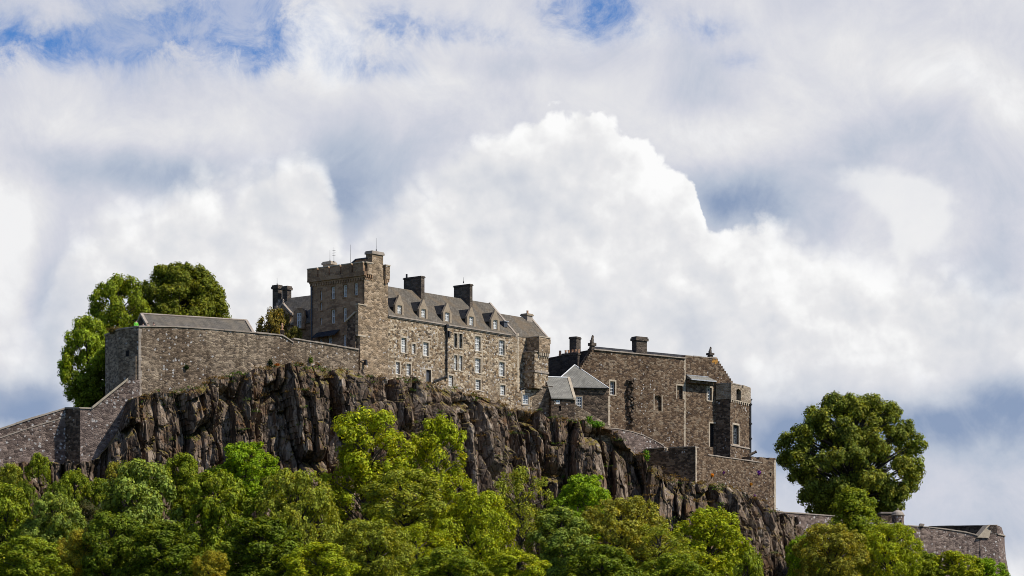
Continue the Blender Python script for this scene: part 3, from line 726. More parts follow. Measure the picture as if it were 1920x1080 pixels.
# drainpipe
mb = MB(); ps = FM.S(835.5); zb = FM.Z(835.5, 706)
tube(mb, FM.W(ps, zE+.1, .2), FM.W(ps, zb, .2), .10); s2, z2 = FM.P(811, 715); tube(mb, FM.W(ps, zb+.05, .2), FM.W(s2, z2, .2), .10)
for i in range(6): tube(mb, FM.W(ps, zE-.8-i*1.15, .2), FM.W(ps, zE-.95-i*1.15, .2), .145)
fbox(mb, FM, ps-.22, ps+.22, zE-.35, zE+.1, .36, .06)
dp = mb.build('drainpipe', M['iron'], rng)
mb = MB(); fbox(mb, FM, ps+.2, ps+.5, FM.Z(838, 633), FM.Z(838, 621), .4, .02); tube(mb, FM.W(ps+.3, FM.Z(838, 628), .2), FM.W(ps+.9, FM.Z(838, 622), .25), .06); mb.build('pipe_hopper', M['iron'], dp)
# ---- corner pavilion at the end of the range
pav = thing('corner_pavilion', 'projecting stone corner block with corbelled parapet at right end of the range', 'tower', base3(FM, 1009, RB, 2))
mb = MB()
sp0, sp1 = FM.S(1004), FM.S(1028)+.1
lo, hi = .5, 6.
fpo = None
for _ in range(40):
    md = (lo+hi)/2; p = FM.W(sp0, 0, md)
    if 960+F*p.x/p.y < 1009: lo = md
    else: hi = md
sp0 = FM.S(981)+.0
f2 = FM.off(1.9); sp1 = f2.S(1027.5)
zc = f2.Z(1009, 660.5)
fbox(mb, FM, sp0, sp1, FM.Z(1000, 732), zc, 1.9, .003)
mb.build('wall', M['rubble'], pav)
A_ = FM.W(FM.S(964), 0, 0.03).xy; B_ = FM.W(sp1+.1, 0, 2.05).xy; fBs = Fr(A_, B_-A_); LB = (B_-A_).length
wr_ = wrect(fBs, (980, 740, 991, 758)); mb = MB()
fpoly(mb, fBs, [(0, RB-6), (LB, RB-6), (LB, fBs.Z(1024, 731)), (fBs.S(985), fBs.Z(985, 730)), (.3, fBs.Z(968, 736)), (0, fBs.Z(966, 745))], 0, -2.3, [wr_], reveal=.2); mb.build('base_wall', M['rubble'], pav)
window(fBs, wr_, pav, 2, 4, reveal=.15)
mb = MB(); fbox(mb, FM, sp0-.12, sp0+.55, zc+.002, zc+.14, 2.0, .004); mb.build('ledge_coping', M['cope'], pav)
f21 = FM.off(2.15); zp1 = max(zE+.12, f21.Z(1028, 645)); zp0 = f21.Z(1018, 661)
mb = MB(); fbox(mb, FM, sp0+.6, sp1+.12, zp0, zp1-.12, 2.15, -.5); mb.build('parapet', M['tower'], pav)
mb = MB(); fbox(mb, FM, sp0+.55, sp1+.2, zp1-.118, zp1, 2.22, -.5); mb.build('parapet_coping', M['dress'], pav)
mb = MB()
for i in range(6):
    c = sp0+.75+i*(sp1-sp0-.75)/5.5; fbox(mb, FM, c, c+.18, zp0-.42, zp0-.003, 2.13, 1.8); fbox(mb, FM, c+.02, c+.16, zp0-.62, zp0-.425, 2.02, 1.8)
mb.build('corbel_course', M['dress'], pav)
mb = MB(); fbox(mb, FM, sp0-.05, sp1+.1, f2.Z(1018, 700), f2.Z(1018, 696), 2.0, 0.); mb.build('string_course', M['cope'], pav)

# ---- tower
zT0 = FM.Z(683, 492)
tw = thing('keep_tower', 'tall square brown stone tower with battlements, left end of the long range', 'tower', base3(FM, 683, RB))
sT = s727; tL = FL.S(582)
zCor = FL.Z(600, 529); zPar = FL.Z(684, 492.5)
lw = [((600.2, 545, 603.8, 563), 1, 2), ((600.2, 567, 603.8, 582), 1, 2), ((600.2, 596, 603.8, 609), 1, 2), ((620.7, 537, 627.6, 560.5), 2, 4), ((643, 533.5, 650.4, 557), 2, 4), ((664.2, 530, 670.7, 553.5), 2, 4),
      ((620.7, 580, 628.2, 606.5), 2, 2), ((643, 576.5, 650, 603.5), 2, 2), ((598.5, 632, 604.5, 648), 2, 4), ((614.5, 628, 622.5, 646), 2, 4), ((642.5, 628, 649, 650), 2, 4)]
lh = [wrect(FL, w[0]) for w in lw]
mb = MB()
fpoly(mb, FL, [(tL, RB), (0, RB), (0, zCor), (tL, zCor)], 0, -sT+.3, lh)
mb.build('wall', M['ashlar'], tw)
for w, c, r in lw: window(FL, wrect(FL, w), tw, c, r, sur='ashlar', surw=.15, bar=.045)
# right, sunlit face as a skin of coursed stone
mb = MB(); fpoly(mb, FM, [(.0, RB), (sT, RB), (sT, zCor), (.0, zCor)], .03, -.28+.0)
mb.build('sunlit_wall', M['tower'], tw)
mb = MB(); fbox(mb, FM, sT-.6, sT-.02, zE-1, zCor, -.3, -8.7); mb.build('rear_wall', M['tower'], tw)
# parapet
mb = MB(); z0, z1 = zCor, zPar
pw = .4; o = .28
# left parapet with shallow merlons and slits
tt = tL-o; nM = 5; step = (o-tL+o-.0)/nM
for i in range(nM):
    a = tL-o+i*step; b = a+step
    fbox(mb, FL, a, b-.24, z0+.30, z1-(.0 if i != 0 else -.02), o, o-pw)
    fbox(mb, FL, b-.24, b, z0+.30, z1-1.05, o, o-pw)
# right parapet near corner, and small bartizan at right
sQ = FM.S(697)
fbox(mb, FM, sT-.2, sT+.1, z0+.3, z1-.4, -.8, -8.7)
fbox(mb, FM, 0, sT, z0+.3, z1-.3, -8.5, -8.9)
mb.build('parapet', M['ashlar'], tw)
mb = MB(); fbox(mb, FM, o+.003, sQ, z0+.30, z1, o, o-pw); fbox(mb, FM, FM.S(720), sT+.1, z0+.1, FM.Z(724, 499), o, -.8); mb.build('sunlit_parapet', M['tower'], tw)
mb = MB()
for i in range(nM): a = tL-o+i*step; fbox(mb, FL, a-.02, a+step-.26, z1+.003, z1+.13, o+.06, o-pw-.05)
fbox(mb, FM, .0, sQ, z1+.003, z1+.13, o+.06, o-pw-.05); zz = FM.Z(724, 499); fbox(mb, FM, FM.S(720)-.05, sT+.15, zz+.002, zz+.14, o+.06, -.85)
mb.build('parapet_coping', M['dress'], tw)
mb = MB()
fbox(mb, FL, tL-o, o, z0+.1, z0+.297, o+.03, -.02); fbox(mb, FL, tL-.1, .1, z0-.12, z0+.097, .12, -.02)
for i in range(22):
    a = tL+.05+i*(-tL)/22; fbox(mb, FL, a, a+.2, z0-.45, z0-.125, .14, -.01)
for i in range(4):
    a = .05+i*.36; fbox(mb, FM, a, a+.2, z0-.05, z0+.295, .24, -.01); fbox(mb, FM, a, a+.2, z0-.35, z0-.053, .14, -.01)
for i in range(3): a = FM.S(720)+.02+i*.28; fbox(mb, FM, a, a+.17, z0-.5+.12*i, z0+.097, .24, -.01)
mb.build('corbel_course', M['ashlar'], tw)
# flat roof
mb = MB(); fbox(mb, FM, .15, sT-.25, z0, z0+.2, -.3, -8.4); mb.build('roof', M['lead'], tw)
# chimneys of the tower
sa, sb = FM.S(697.5), FM.S(718)
chimney(FM, sa, sb, z0-.3, FM.Z(705, 471), .04, -1.0, tw, mat='tower', cap=.13, caph=.4, capmat='cope')
def boxpx(fr, pxa, pxb): return fr.S(pxa), fr.S(pxb)
g = FL.off(-1.2); sa, sb = g.S(605.5), g.S(624)
chimney(g, sa, sb-.35, z0, g.Z(614, 490), 0, -.9, tw, cap=.14, caph=.4, capmat='dress', mat='dress')
sa, sb = g.S(659), g.S(686); mb = MB(); zt = g.Z(670, 487.5)
fpoly(mb, g, [(sa, z0), (sb, z0), (sb, zt), (sa+.8, zt), (sa, zt-.5)], 0, -1.6); cp = mb.build('cap_house', M['ashlar'], tw)
mb = MB(); fpoly(mb, g, [(sa-.15, zt-.5), (sa+.8, zt+.02), (sb+.1, zt+.02), (sb+.1, zt+.16), (sa+.75, zt+.16), (sa-.15, zt-.36)], .12, -1.7); mb.build('cap_house_roof', M['leaddark'], cp)
# door hood and drainpipe on shaded face
mb = MB(); hz_ = FL.Z(610, 622)
s0, s1 = FL.S(594), FL.S(637)
vs = [FL.W(s0, hz_, .02), FL.W(s1, hz_+.1, .02), FL.W(s1, hz_-.55, .9), FL.W(s0, hz_-.65, .9), FL.W(s0, hz_-.15, .02), FL.W(s1, hz_-.05, .02), FL.W(s1, hz_-.68, .9), FL.W(s0, hz_-.78, .9)]
mb.add(vs, [(0, 3, 2, 1), (4, 5, 6, 7), (0, 4, 7, 3), (3, 7, 6, 2), (2, 6, 5, 1), (1, 5, 4, 0)]); mb.build('door_hood', M['slatedark'], tw)
mb = MB(); s0 = FL.S(585.5); tube(mb, FL.W(s0, RB+4, .12), FL.W(s0, zCor-.4, .12), .09)
for i in range(6): tube(mb, FL.W(s0, RB+8+i*2.2, .12), FL.W(s0, RB+8.12+i*2.2, .12), .13)
mb.build('drainpipe', M['leaddark'], tw)
# stepped lean-to at the foot of the tower
an = thing('buttress_annex', 'narrow lean-to buttress block against the tower foot with sloping stone cope', 'building', base3(FM, 671, RB))
sx = FM.S(671.5); zt = FM.Z(671, 571)
mb = MB(); fpoly(mb, FM, [(sx, FM.Z(671, 628)), (-.003, FM.Z(671, 628)), (-.003, zt), (sx, zt)], .028, -.45)
fpoly(mb, FM, [(FM.S(675), RB-2), (-.003, RB-2), (-.003, FM.Z(671, 628)-.003), (FM.S(675), FM.Z(671, 628)-.003)], .028, -.45); mb.build('wall', M['tower'], an)
fA = Fr(FM.W(sx, 0, 0).xy, VM); tA = fA.S(650.5)
mb = MB(); fpoly(mb, fA, [(tA, RB), (-.48, RB), (-.48, fA.Z(671, 587)), (tA, fA.Z(651, 602))], .0, -1.0); mb.build('side_wall', M['dark'], an)  # shaded side: darker stone than the front puts the shade into the colour
mb = MB(); fpoly(mb, fA, [(tA-.2, fA.Z(651, 604)), (-.48, fA.Z(671, 587)+.02), (-.48, fA.Z(671, 587)+.22), (tA-.2, fA.Z(651, 603)+.16)], .15, -1.0); mb.build('sloping_cope', M['dress'], an)
mb = MB(); fbox(mb, FM, sx-.08, .3, zt+.002, zt+.14, .1, -.5); fbox(mb, FM, FM.S(670.5), .2, FM.Z(671, 630), FM.Z(671, 627), .09, -.2); mb.build('coping', M['dress'], an)
# wall lamp
lp = thing('wall_lantern', 'small black lantern on bracket at the foot of the tower corner', 'lamp', base3(FM, 681, FM.Z(681, 684)))
mb = MB(); s0, z0_ = FM.P(681.5, 680); fbox(mb, FM, s0-.18, s0+.18, z0_-.3, z0_+.3, .55, .2, tap=.04); mb.build('lantern', M['iron'], lp)
mb = MB(); tube(mb, FM.W(s0, z0_+.32, .38), FM.W(s0-.6, z0_+.1, .05), .05); mb.build('bracket', M['iron'], lp)

# ---- left range behind the bastion
lr = thing('gabled_wing', 'low brown stone wing with crow-stepped gable and paired chimneys, left of the tower', 'building', base3(FL, 560, RB))
FR = FL.off(-2.0)
tE = FR.S(497.5); tB = tL+.5
zEv = FR.Z(566, 605.5); rd = FR.off(-2.7); zRg = rd.Z(560, 556.5)
lws = [(559.5, 587, 568, 615)]
mb = MB(); fpoly(mb, FR, [(tE, RB), (tB, RB), (tB, zEv), (tE, zEv)], 0, -5.4); mb.build('wall', M['ashlar'], lr)
mb = MB(); gable(mb, FR, tE+.3, tB, zEv-.02, zRg, .15, -5.55, dr=-2.7); mb.build('roof', M['slateold'], lr)
for i, c in enumerate((563.5, 530)):
    sm = FR.S(c); hw = .95 if i == 0 else 1.2; zt = FR.Z(c, 577 if i == 0 else 572); zb = FR.Z(c, 618) if i == 0 else zEv-.1
    mb = MB()
    if i == 0: pts = [(sm-hw, zb), (sm+hw, zb), (sm+hw, zt-.75)]+[(sm+hw*math.cos(a), zt-.75+.75*math.sin(a)) for a in np.linspace(.3, 2.84, 6)]+[(sm-hw, zt-.75)]
    else: pts = [(sm-hw, zb), (sm+hw, zb), (sm+hw, zt-1.3), (sm, zt), (sm-hw, zt-1.3)]
    wq = wrect(FR, lws[0]); hole = [(wq[0], wq[2]), (wq[1], wq[2]), (wq[1], wq[3]), (wq[0], wq[3])] if i == 0 else [(sm-.3, zb+.4), (sm+.3, zb+.4), (sm+.3, zt-1.5), (sm-.3, zt-1.5)]
    fpoly(mb, FR, pts, .30 if i == 0 else .02, .005 if i == 0 else -.3, [hole], reveal=.16); dm = mb.build('dormer', M['ashlar'], lr)
    if i == 0:
        window(FR, wq, dm, 2, 4, d=.30, reveal=.13, sur=None)
    if i == 1: mb = MB(); fbox(mb, FR, hole[0][0]-.05, hole[1][0]+.05, hole[0][1], hole[2][1]+.05, -.19, -.25); mb.build('pane', M['glassdark'], dm)
    mb = MB(); gable(mb, Fr(FR.W(sm, 0, -.3).xy, (FR.n.x, FR.n.y)), -2.8, .0, zt-1.25, zt-.1, hw+.05, -hw-.05); mb.build('dormer_roof', M['slatedark'], dm)
    if i == 1:
        mb = MB(); fpoly(mb, FR, [(sm-hw-.1, zt-1.35), (sm, zt+.02), (sm+hw+.25, zt-1.35), (sm+hw+.5, zt-1.35), (sm+hw+.5, zt-1.1), (sm+hw+.3, zt-1.1), (sm, zt+.28), (sm-hw-.1, zt-1.1)], .1, -.32); mb.build('skew_coping', M['cope'], dm)
        mb = MB(); lathe(mb, FR.W(sm, zt+.25, -.1), [(.12, 0), (.16, .1), (.06, .2), (.14, .35), (.02, .55)], 8); mb.build('finial', M['cope'], dm)
# crow steps
mb = MB(); nst = 9
for i in range(nst):
    d = .1-2.8*(i/nst); zb = zEv+(zRg-zEv)*(i/nst)
    fbox(mb, FR, tE-.1, tE+.3, zb-.6, zb+.34, d, d-.32)
    fbox(mb, FR, tE-.1, tE+.3, zb-.6, zb+.34, -5.4-d+.0+.0, -5.4-d+.32)
mb.build('crow_steps', M['cope'], lr)
mb = MB(); vs = [FR.W(tE+o_, z, d) for o_ in (0, .29) for d, z in ((0, zEv-.1), (-2.7, zRg), (-5.4, zEv-.1))]
mb.add(vs, [(0, 1, 2), (5, 4, 3), (0, 3, 4, 1), (1, 4, 5, 2), (2, 5, 3, 0)]); mb.build('gable_wall', M['ashlar'], lr)
gg = FR.off(-2.4)
for (a, b, yt) in ((511, 526, 534), (529, 543.5, 536)):
    chimney(gg, gg.S(a), gg.S(b)-.45, zRg-1.8, gg.Z((a+b)/2, yt), 0, -.75, lr, cap=.13, caph=.5)
# antennas
def antenna(px, py0, py1, fr, label, cross=False, d=-.0):
    s_ = fr.S(px); z0_, z1_ = fr.Z(px, py0), fr.Z(px, py1)
    o = thing('antenna_mast', label, 'antenna', fr.W(s_, z0_, d))
    mb = MB(); tube(mb, fr.W(s_, z0_, d), fr.W(s_, z1_, d), .026, .012, 6); mb.build('mast', M['iron'], o)
    mb = MB(); tube(mb, fr.W(s_, z0_, d), fr.W(s_, z0_+.25, d), .07, .05, 6)
    if cross: 
        for k_ in range(3): tube(mb, fr.W(s_-.25, z1_-.4-k_*.3, d), fr.W(s_+.25, z1_-.4-k_*.3, d), .02, .02, 5)
    mb.build('bracket', M['iron'], o)
antenna(621.5, 492, 463, g, 'thick dark antenna mast beside the small chimney at left of the tower roof', True, -.45)
antenna(614, 490, 468, g, 'short faint antenna rising from the top of the tower\'s small left chimney', False, -.45)
antenna(654, 497, 458, g, 'thin lone antenna mast at mid tower parapet, left of the cap house', False, -.3)
antenna(705.5, 471, 446, FM.off(-.5), 'thin antenna standing on the highest chimney of the tower')
antenna(515.5, 534, 520, gg, 'tiny antenna on the paired chimneys of the low gabled wing', False, -.4)
antenna(869, 531, 520, FM.off(-4.), 'tiny antenna on the right-hand ridge chimney of the long range')

# ---- bastion wall
pB = XY(675, 438.4); FB = Fr((pB[0], pB[1]), (.903, .43))
zB = FB.Z(330, 613.5)
bs = thing('bastion_wall', 'high grey rubble bastion wall with sharp left corner standing on the crag', 'wall', base3(FB, 400, RB))
s260 = FB.S(260)
cB = FB.W(s260, 0, 0)
topB = [(260, 613), (330, 613.5), (400, 618), (480, 625), (528, 629.5), (535, 633), (550, 643), (550.5, 636), (610, 645.5), (672.5, 656.5)]
mb = MB(); pts = [FB.P(*p) for p in topB]
fpoly(mb, FB, [(pts[0][0], 62), (pts[-1][0], 66)]+pts[::-1], 0, -2.2)
L1 = Fr(cB.xy, VM); tq = L1.S(222)
fpoly(mb, L1, [(tq, 60), (-.003, 60), (-.003, pts[0][1]-.003), (tq, L1.Z(222, 619))], 0, -2.)
c2 = L1.W(tq, 0, 0); L2 = Fr(c2.xy, (.5, -.866)); tq2 = L2.S(197)
fpoly(mb, L2, [(tq2, 60), (0, 60), (0, L1.Z(222, 619)-.006), (tq2, L2.Z(198, 630))], 0, -2.)
c3 = L2.W(tq2, 0, 0); L3 = Fr(c3.xy, (.1, -1)); fpoly(mb, L3, [(-14, 60), (0, 60), (0, L2.Z(198, 630)-.01), (-14, L2.Z(198, 630)-.01)], 0, -2.)
mb.build('wall', M['bastion'], bs)
mb = MB()
def copeline(mb, fr, pts, th=.16, out=.1, back=-.7):
    for (a, b) in zip(pts[:-1], pts[1:]):
        if b[0]-a[0] < .12: continue
        n_ = max(1, int((b[0]-a[0])/1.3))
        for i in range(n_):
            u0, u1 = i/n_, (i+1)/n_; j = random.uniform(-.02, .03)
            q = [(a[0]+(b[0]-a[0])*u, a[1]+(b[1]-a[1])*u) for u in (u0, u1)]
            fpoly(mb, fr, [(q[0][0]+.004, q[0][1]+.002), (q[1][0]-.004, q[1][1]+.002), (q[1][0]-.004, q[1][1]+th+j), (q[0][0]+.004, q[0][1]+th+j)], out+j, back)
random.seed(3)
copeline(mb, FB, pts)
copeline(mb, L1, [(tq, L1.Z(222, 619)), (-.05, pts[0][1])]); copeline(mb, L2, [(tq2, L2.Z(198, 630)), (-.05, L1.Z(222, 619))])
mb.build('coping', M['cope'], bs)
mb = MB()                                   # lower jutting step on the shaded face, dressed corner strip
fpoly(mb, L1, [(L1.S(225), 60), (-.25, 60), (-.25, L1.Z(250, 668)), (L1.S(225), L1.Z(225, 672))], .25, .003); mb.build('buttress_step', M['bastion'], bs)
mb = MB(); zq = 68.
while zq < pts[0][1]-.4: fbox(mb, FB, s260-.02, s260+.22+.2*random.random(), zq, zq+.36, .02, -.3); zq += .38
mb.build('quoin', M['cope'], bs)
mb = MB(); fbox(mb, L1, L1.S(236), L1.S(242), L1.Z(240, 668), L1.Z(240, 657), .02, -.3); mb.build('gun_loop', M['holeshade'], bs)
# battery house roof behind
bh = thing('battery_house', 'long low slate-roofed house with pale ridge behind the bastion parapet', 'building', base3(FB, 360, 74, -7))
Fh = FB.off(-5.5); hr = FB.off(-8.7)
s0, s1 = hr.S(265), hr.S(462); ze_, zr_ = Fh.Z(360, 619), hr.Z(360, 595)
mb = MB(); gable(mb, FB, s0+.2, s1-.2, ze_-.5, zr_, -5.3, -12.1, dr=-8.7); mb.build('roof', M['slateold'], bh)
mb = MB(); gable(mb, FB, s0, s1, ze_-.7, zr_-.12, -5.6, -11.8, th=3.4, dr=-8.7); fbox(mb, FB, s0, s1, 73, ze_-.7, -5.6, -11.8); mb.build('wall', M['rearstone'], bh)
mb = MB()
for e_ in (s0-.15, s1-.2):
    for dd_ in (-5.2, -12.2):
        a = FB.W(e_, zr_+.14, -8.7); b = FB.W(e_, ze_-.40, dd_); a2 = FB.W(e_+.35, zr_+.14, -8.7); b2 = FB.W(e_+.35, ze_-.40, dd_); dn = Vector((0, 0, -.3))
        mb.add([a, b, b2, a2, a+dn, b+dn, b2+dn, a2+dn], [(0, 1, 2, 3), (7, 6, 5, 4), (0, 4, 5, 1), (1, 5, 6, 2), (2, 6, 7, 3), (3, 7, 4, 0)])
mb.build('skew_coping', M['cope'], bh)
mb = MB(); tube(mb, FB.W(s0, zr_+.05, -8.7), FB.W(s1, zr_+.05, -8.7), .13, seg=8); mb.build('ridge_tiles', M['cope'], bh)

# ---- stair wall lower left + buttress + curtain wall
sw = thing('stepped_wall', 'grey rubble wall with steep pale sloping cope climbing to the bastion corner', 'wall', (XY(200, 425.5)[0], 425.5, 58))
a = XY(262, 425.2); Fs = Fr((a[0], a[1]), (.97, .24))
tops = [(150, 766), (173, 767), (240, 713), (262, 711)]
pt = [Fs.P(*p) for p in tops]
mb = MB(); fpoly(mb, Fs, [(pt[0][0], 52), (pt[-1][0], 56)]+pt[::-1], 0, -1.4); 
cS = Fs.W(pt[0][0], 0, 0); Fq = Fr(cS.xy, VM); t0 = Fq.S(122); t1 = Fq.S(112)
mb.build('wall', M['purple'], sw)
mb = MB(); copeline(mb, Fs, pt[:2], .15, .08, -1.3); fpoly(mb, Fs, [(pt[1][0], pt[1][1]+.003), (pt[2][0], pt[2][1]+.003), (pt[2][0], pt[2][1]+.30), (pt[1][0], pt[1][1]+.34)], .18, -1.6); mb.build('coping', M['dress'], sw)
bt = thing('shaded_buttress', 'dark battered buttress face where the lower curtain wall turns towards the bastion', 'wall', (cS.x, cS.y, 56))
mb = MB(); fpoly(mb, Fq, [(Fq.S(106), 52), (.30, 52), (.0, 60), (-.003, pt[0][1]-.003), (t0, Fq.Z(122, 766)), (t1, Fq.Z(112, 840))], -.0, -1.5); mb.build('wall', M['dark'], bt)  # left face in shade, its darkness partly painted by a darker stone
mb = MB(); copeline(mb, Fq, [(t0, Fq.Z(122, 766)), (-.05, pt[0][1])], .14, .06, -1.3); mb.build('coping', M['cope'], bt)
cw = thing('lower_curtain_wall', 'mottled grey curtain wall with sloping cope descending to the left edge', 'wall', (XY(30, 424)[0], 424, 58))
cQ = Fq.W(Fq.S(122)+.1, 0, -.1); Fc = Fr(cQ.xy, (.95, .31))
tc_ = [(-200, 868), (0, 806), (60, 786), (123, 767)]; pt = [Fc.P(*p) for p in tc_]
mb = MB(); fpoly(mb, Fc, [(pt[0][0], 52), (pt[-1][0], 52)]+pt[::-1], 0, -1.4); mb.build('wall', M['purple'], cw)
mb = MB(); copeline(mb, Fc, pt, .22, .1, -1.5); mb.build('coping', M['cope'], cw)
mb = MB(); fpoly(mb, Fc, [(p[0], p[1]-1.0) for p in pt]+[(p[0], p[1]-.86) for p in pt[::-1]], .06, .001); mb.build('string_course', M['cope'], cw)

# ---- great hall
G0 = XY(1140, 470.); FG = Fr((G0[0], G0[1]), (.809, .588))
gh = thing('great_hall', 'dark brown rubble hall with crow-stepped gable and statues, right of the hipped house', 'building', base3(FG, 1220, 60))
P_ = FG.P
gw = [((1144, 715, 1153.5, 740), 2, 4, 'glassdark'), ((1326.5, 727, 1334.5, 751), 2, 4, 'glassdark')]
arch = (1227, 741, 1240.5, 770); niche = (1269.5, 723, 1280, 748); gdoor = (1331, 794, 1342.5, 838)
s0, s1, z0, z1 = wrect(FG, arch); cxm = (s0+s1)/2; rr = (s1-s0)/2
archp = [(s0, z0), (s1, z0), (s1, z1-.45)]+[(cxm+rr*math.cos(a), z1-.45+.45*math.sin(a)) for a in np.linspace(.5, 2.64, 5)]+[(s0, z1-.45)]
zt1 = FG.Z(1115, 656.5); zt2 = FG.Z(1310, 669.5)
sL = FG.S(1086)
stepR = []
for i in range(11):
    px = 1346+i*3.1; py = 673+i*4.6
    stepR += [P_(px, py-.5), P_(px, py+4.1)]
right = [P_(1345, 671)]+stepR+[P_(1380.5, 722), P_(1380.5, 860)]
outline = [(sL, 58), (FG.S(1380.5), 58)]+[right[-2]]+stepR[::-1]+[(FG.S(1345), zt2), (FG.S(1285), zt2), (FG.S(1285), zt1), (FG.S(1113), zt1), (sL, FG.Z(1086, 695))]
mb = MB()
fpoly(mb, FG, outline, 0, -1.0, [wrect(FG, w[0]) for w in gw]+[archp, wrect(FG, niche), wrect(FG, gdoor)], reveal=.4)
fbox(mb, FG, FG.S(1165), FG.S(1345), 60, zt1-3.7, -1.002, -9)
mb.build('wall', M['hall'], gh)
for w, c, r, g_ in gw: window(FG, wrect(FG, w), gh, c, r, reveal=.4, pane=g_, frame='white')
for nm, r in (('arched_niche', arch), ('niche', niche)):
    s0, s1, z0, z1 = wrect(FG, r); mb = MB(); fbox(mb, FG, s0-.05, s1+.05, z0-.05, z1+.05, -.39, -.5); nn_ = mb.build(nm, M['hall'], gh)
    q = MB(); gq = .14
    for a in ((s0-gq, s0-.003, z0, z1), (s1+.003, s1+gq, z0, z1)): fbox(q, FG, *a, .022, -.05)
    if nm == 'niche': fbox(q, FG, s0-gq, s1+gq, z1+.003, z1+.2, .022, -.05)
    q.build('surround', M['dress'], nn_)
s0, s1, z0, z1 = wrect(FG, gdoor); mb = MB(); fbox(mb, FG, s0-.05, s1+.05, z0-.05, z1+.05, -.36, -.5); dd_ = mb.build('tall_opening', M['holeshade'], gh)
q = MB()
for i in range(6): c = s0+(i+.5)*(s1-s0)/6; tube(q, FG.W(c, z0, -.28), FG.W(c, z1, -.28), .035, seg=6)
q.build('grille', M['iron'], dd_)
q = MB(); fbox(q, FG, s0-.2, s0-.003, z0, z1, .022, -.05); fbox(q, FG, s0-.2, s1+.1, z1+.003, z1+.2, .022, -.05); q.build('surround', M['dress'], dd_)
# cope line, vertical joint, relieving details
mb = MB(); copeline(mb, FG, [(FG.S(1113), zt1), (FG.S(1285), zt1)], .14, .18, -.8)
copeline(mb, FG, [(FG.S(1285)+.02, zt2), (FG.S(1345), zt2)], .12, .03, -.6); mb.build('coping', M['cope'], gh)
mb = MB(); zq = 62.
while zq < zt1-.3: fbox(mb, FG, FG.S(1285)-.12-.16*random.random(), FG.S(1285)+.03, zq, zq+.34, .018, -.05); zq += .36
mb.build('quoin', M['dress'], gh); mb = MB(); zq = 62.
while zq < FG.Z(1142, 745): fbox(mb, FG, FG.S(1141)-.05, FG.S(1141)+.15+.16*random.random(), zq, zq+.34, .018, -.05); zq += .36
mb.build('quoin', M['dress'], gh)
# toothed scar: projecting broken stones
mb = MB(); random.seed(8)
py = 712
while py < 795:
    for k_ in range(3):
        pxa = 1174.5+random.uniform(-1, 2)+k_*4.2; w_ = random.uniform(2.5, 4.5)
        s0, z0 = P_(pxa, py); s1_ = FG.S(pxa+w_); dd2 = random.uniform(.12, .7) if random.random() < .75 else .02
        fbox(mb, FG, s0, s1_, z0-.2, z0+random.uniform(-.02, .1), dd2, -.05)
    py += 3.6
mb.build('toothing_stones', M['dark'], gh)
# roof and chimney behind
mb = MB(); zr = FG.off(-4.5).Z(1200, 657.5); gable(mb, FG, FG.S(1150), FG.S(1345), zt1-3.6, zr, -.9, -8.6, dr=-4.6); mb.build('roof', M['slatedark'], gh)
f4 = FG.off(-4); 
chimney(FG, f4.S(1193.5), f4.S(1217)-.35, zr-1.5, f4.Z(1205, 631.5), -4, -5., gh, cap=.16, caph=.55, mat='chim')
# left stepped edge cope
mb = MB()
for i in range(9):
    px = 1110-i*2.7; py = 658+i*4.0; s0, z0 = P_(px, py); fbox(mb, FG, s0-.08, s0+.22, z0-.35, z0+.12, .08, -.5)
mb.build('crow_steps', M['hall'], gh)
# lean-to roof strip
mb = MB(); a, b = FG.S(1286.5), FG.S(1338); za = FG.Z(1310, 705.5); zb = FG.Z(1310, 713.5)
mb.add([FG.W(a+.1, za, .02), FG.W(b-.9, za, .02), FG.W(b-.35, zb, 1.1), FG.W(a, zb, 1.1), FG.W(a+.1, za-.5, .02), FG.W(b-.9, za-.5, .02), FG.W(b-.35, zb-.15, 1.1), FG.W(a, zb-.15, 1.1)],
       [(0, 3, 2, 1), (4, 5, 6, 7), (0, 4, 7, 3), (3, 7, 6, 2), (2, 6, 5, 1), (1, 5, 4, 0)]); mb.build('lean_to_roof', M['slatelight'], gh)
mb = MB(); fbox(mb, FG, a, b-.4, zb-.16, zb-.02, 1.16, 1.0); fbox(mb, FG, a, b-1., za-.02, za+.06, .12, .0); mb.build('lead_flashing', M['lead'], gh)
mb = MB(); fbox(mb, FG, a+.1, b-.5, zb-.5, zb-.17, .7, .003); fbox(mb, FG, b-.3, b+.5, FG.Z(1335, 716), FG.Z(1335, 711), .5, -.2); mb.build('eaves_course', M['hall'], gh)
# bay tower
zt = None
P0 = Vector(FG.xy(1342)); lo, hi = 0., 8.
for _ in range(40):
    md = (lo+hi)/2; p = P0+Vector((.866, -.5))*md
    if 960+F*p.x/p.y < 1369.5: lo = md
    else: hi = md
cb = tuple(P0+Vector((.866, -.5))*lo); FY = Fr(cb, (.5, .866)); FX = Fr(cb, (.866, -.5))
by = thing('bay_turret', 'square corner turret with arched upper window and corbelled parapet on the hall', 'tower', (cb[0], cb[1], 60))
sR = FY.S(1405); tX = FX.S(1343); zP = FY.Z(1370, 719.5); zC = FY.Z(1388, 752)
w1 = wrect(FY, (1379, 729, 1387.5, 754)); w2 = wrect(FY, (1374.5, 797, 1385, 833))
mb = MB()
fpoly(mb, FY, [(0, 58), (sR, 58), (sR, zC), (0, zC)], 0, -3.6, [w2], reveal=.35)
mb.build('wall', M['hall'], by)
mb = MB(); fpoly(mb, FX, [(tX, 58), (-.003, 58), (-.003, zC), (tX, zC)], .02, -.3); mb.build('shaded_wall', M['dark'], by)  # skin of darker stone than the sunlit face, shade put into its colour
mb = MB()
cxm = (w1[0]+w1[1])/2
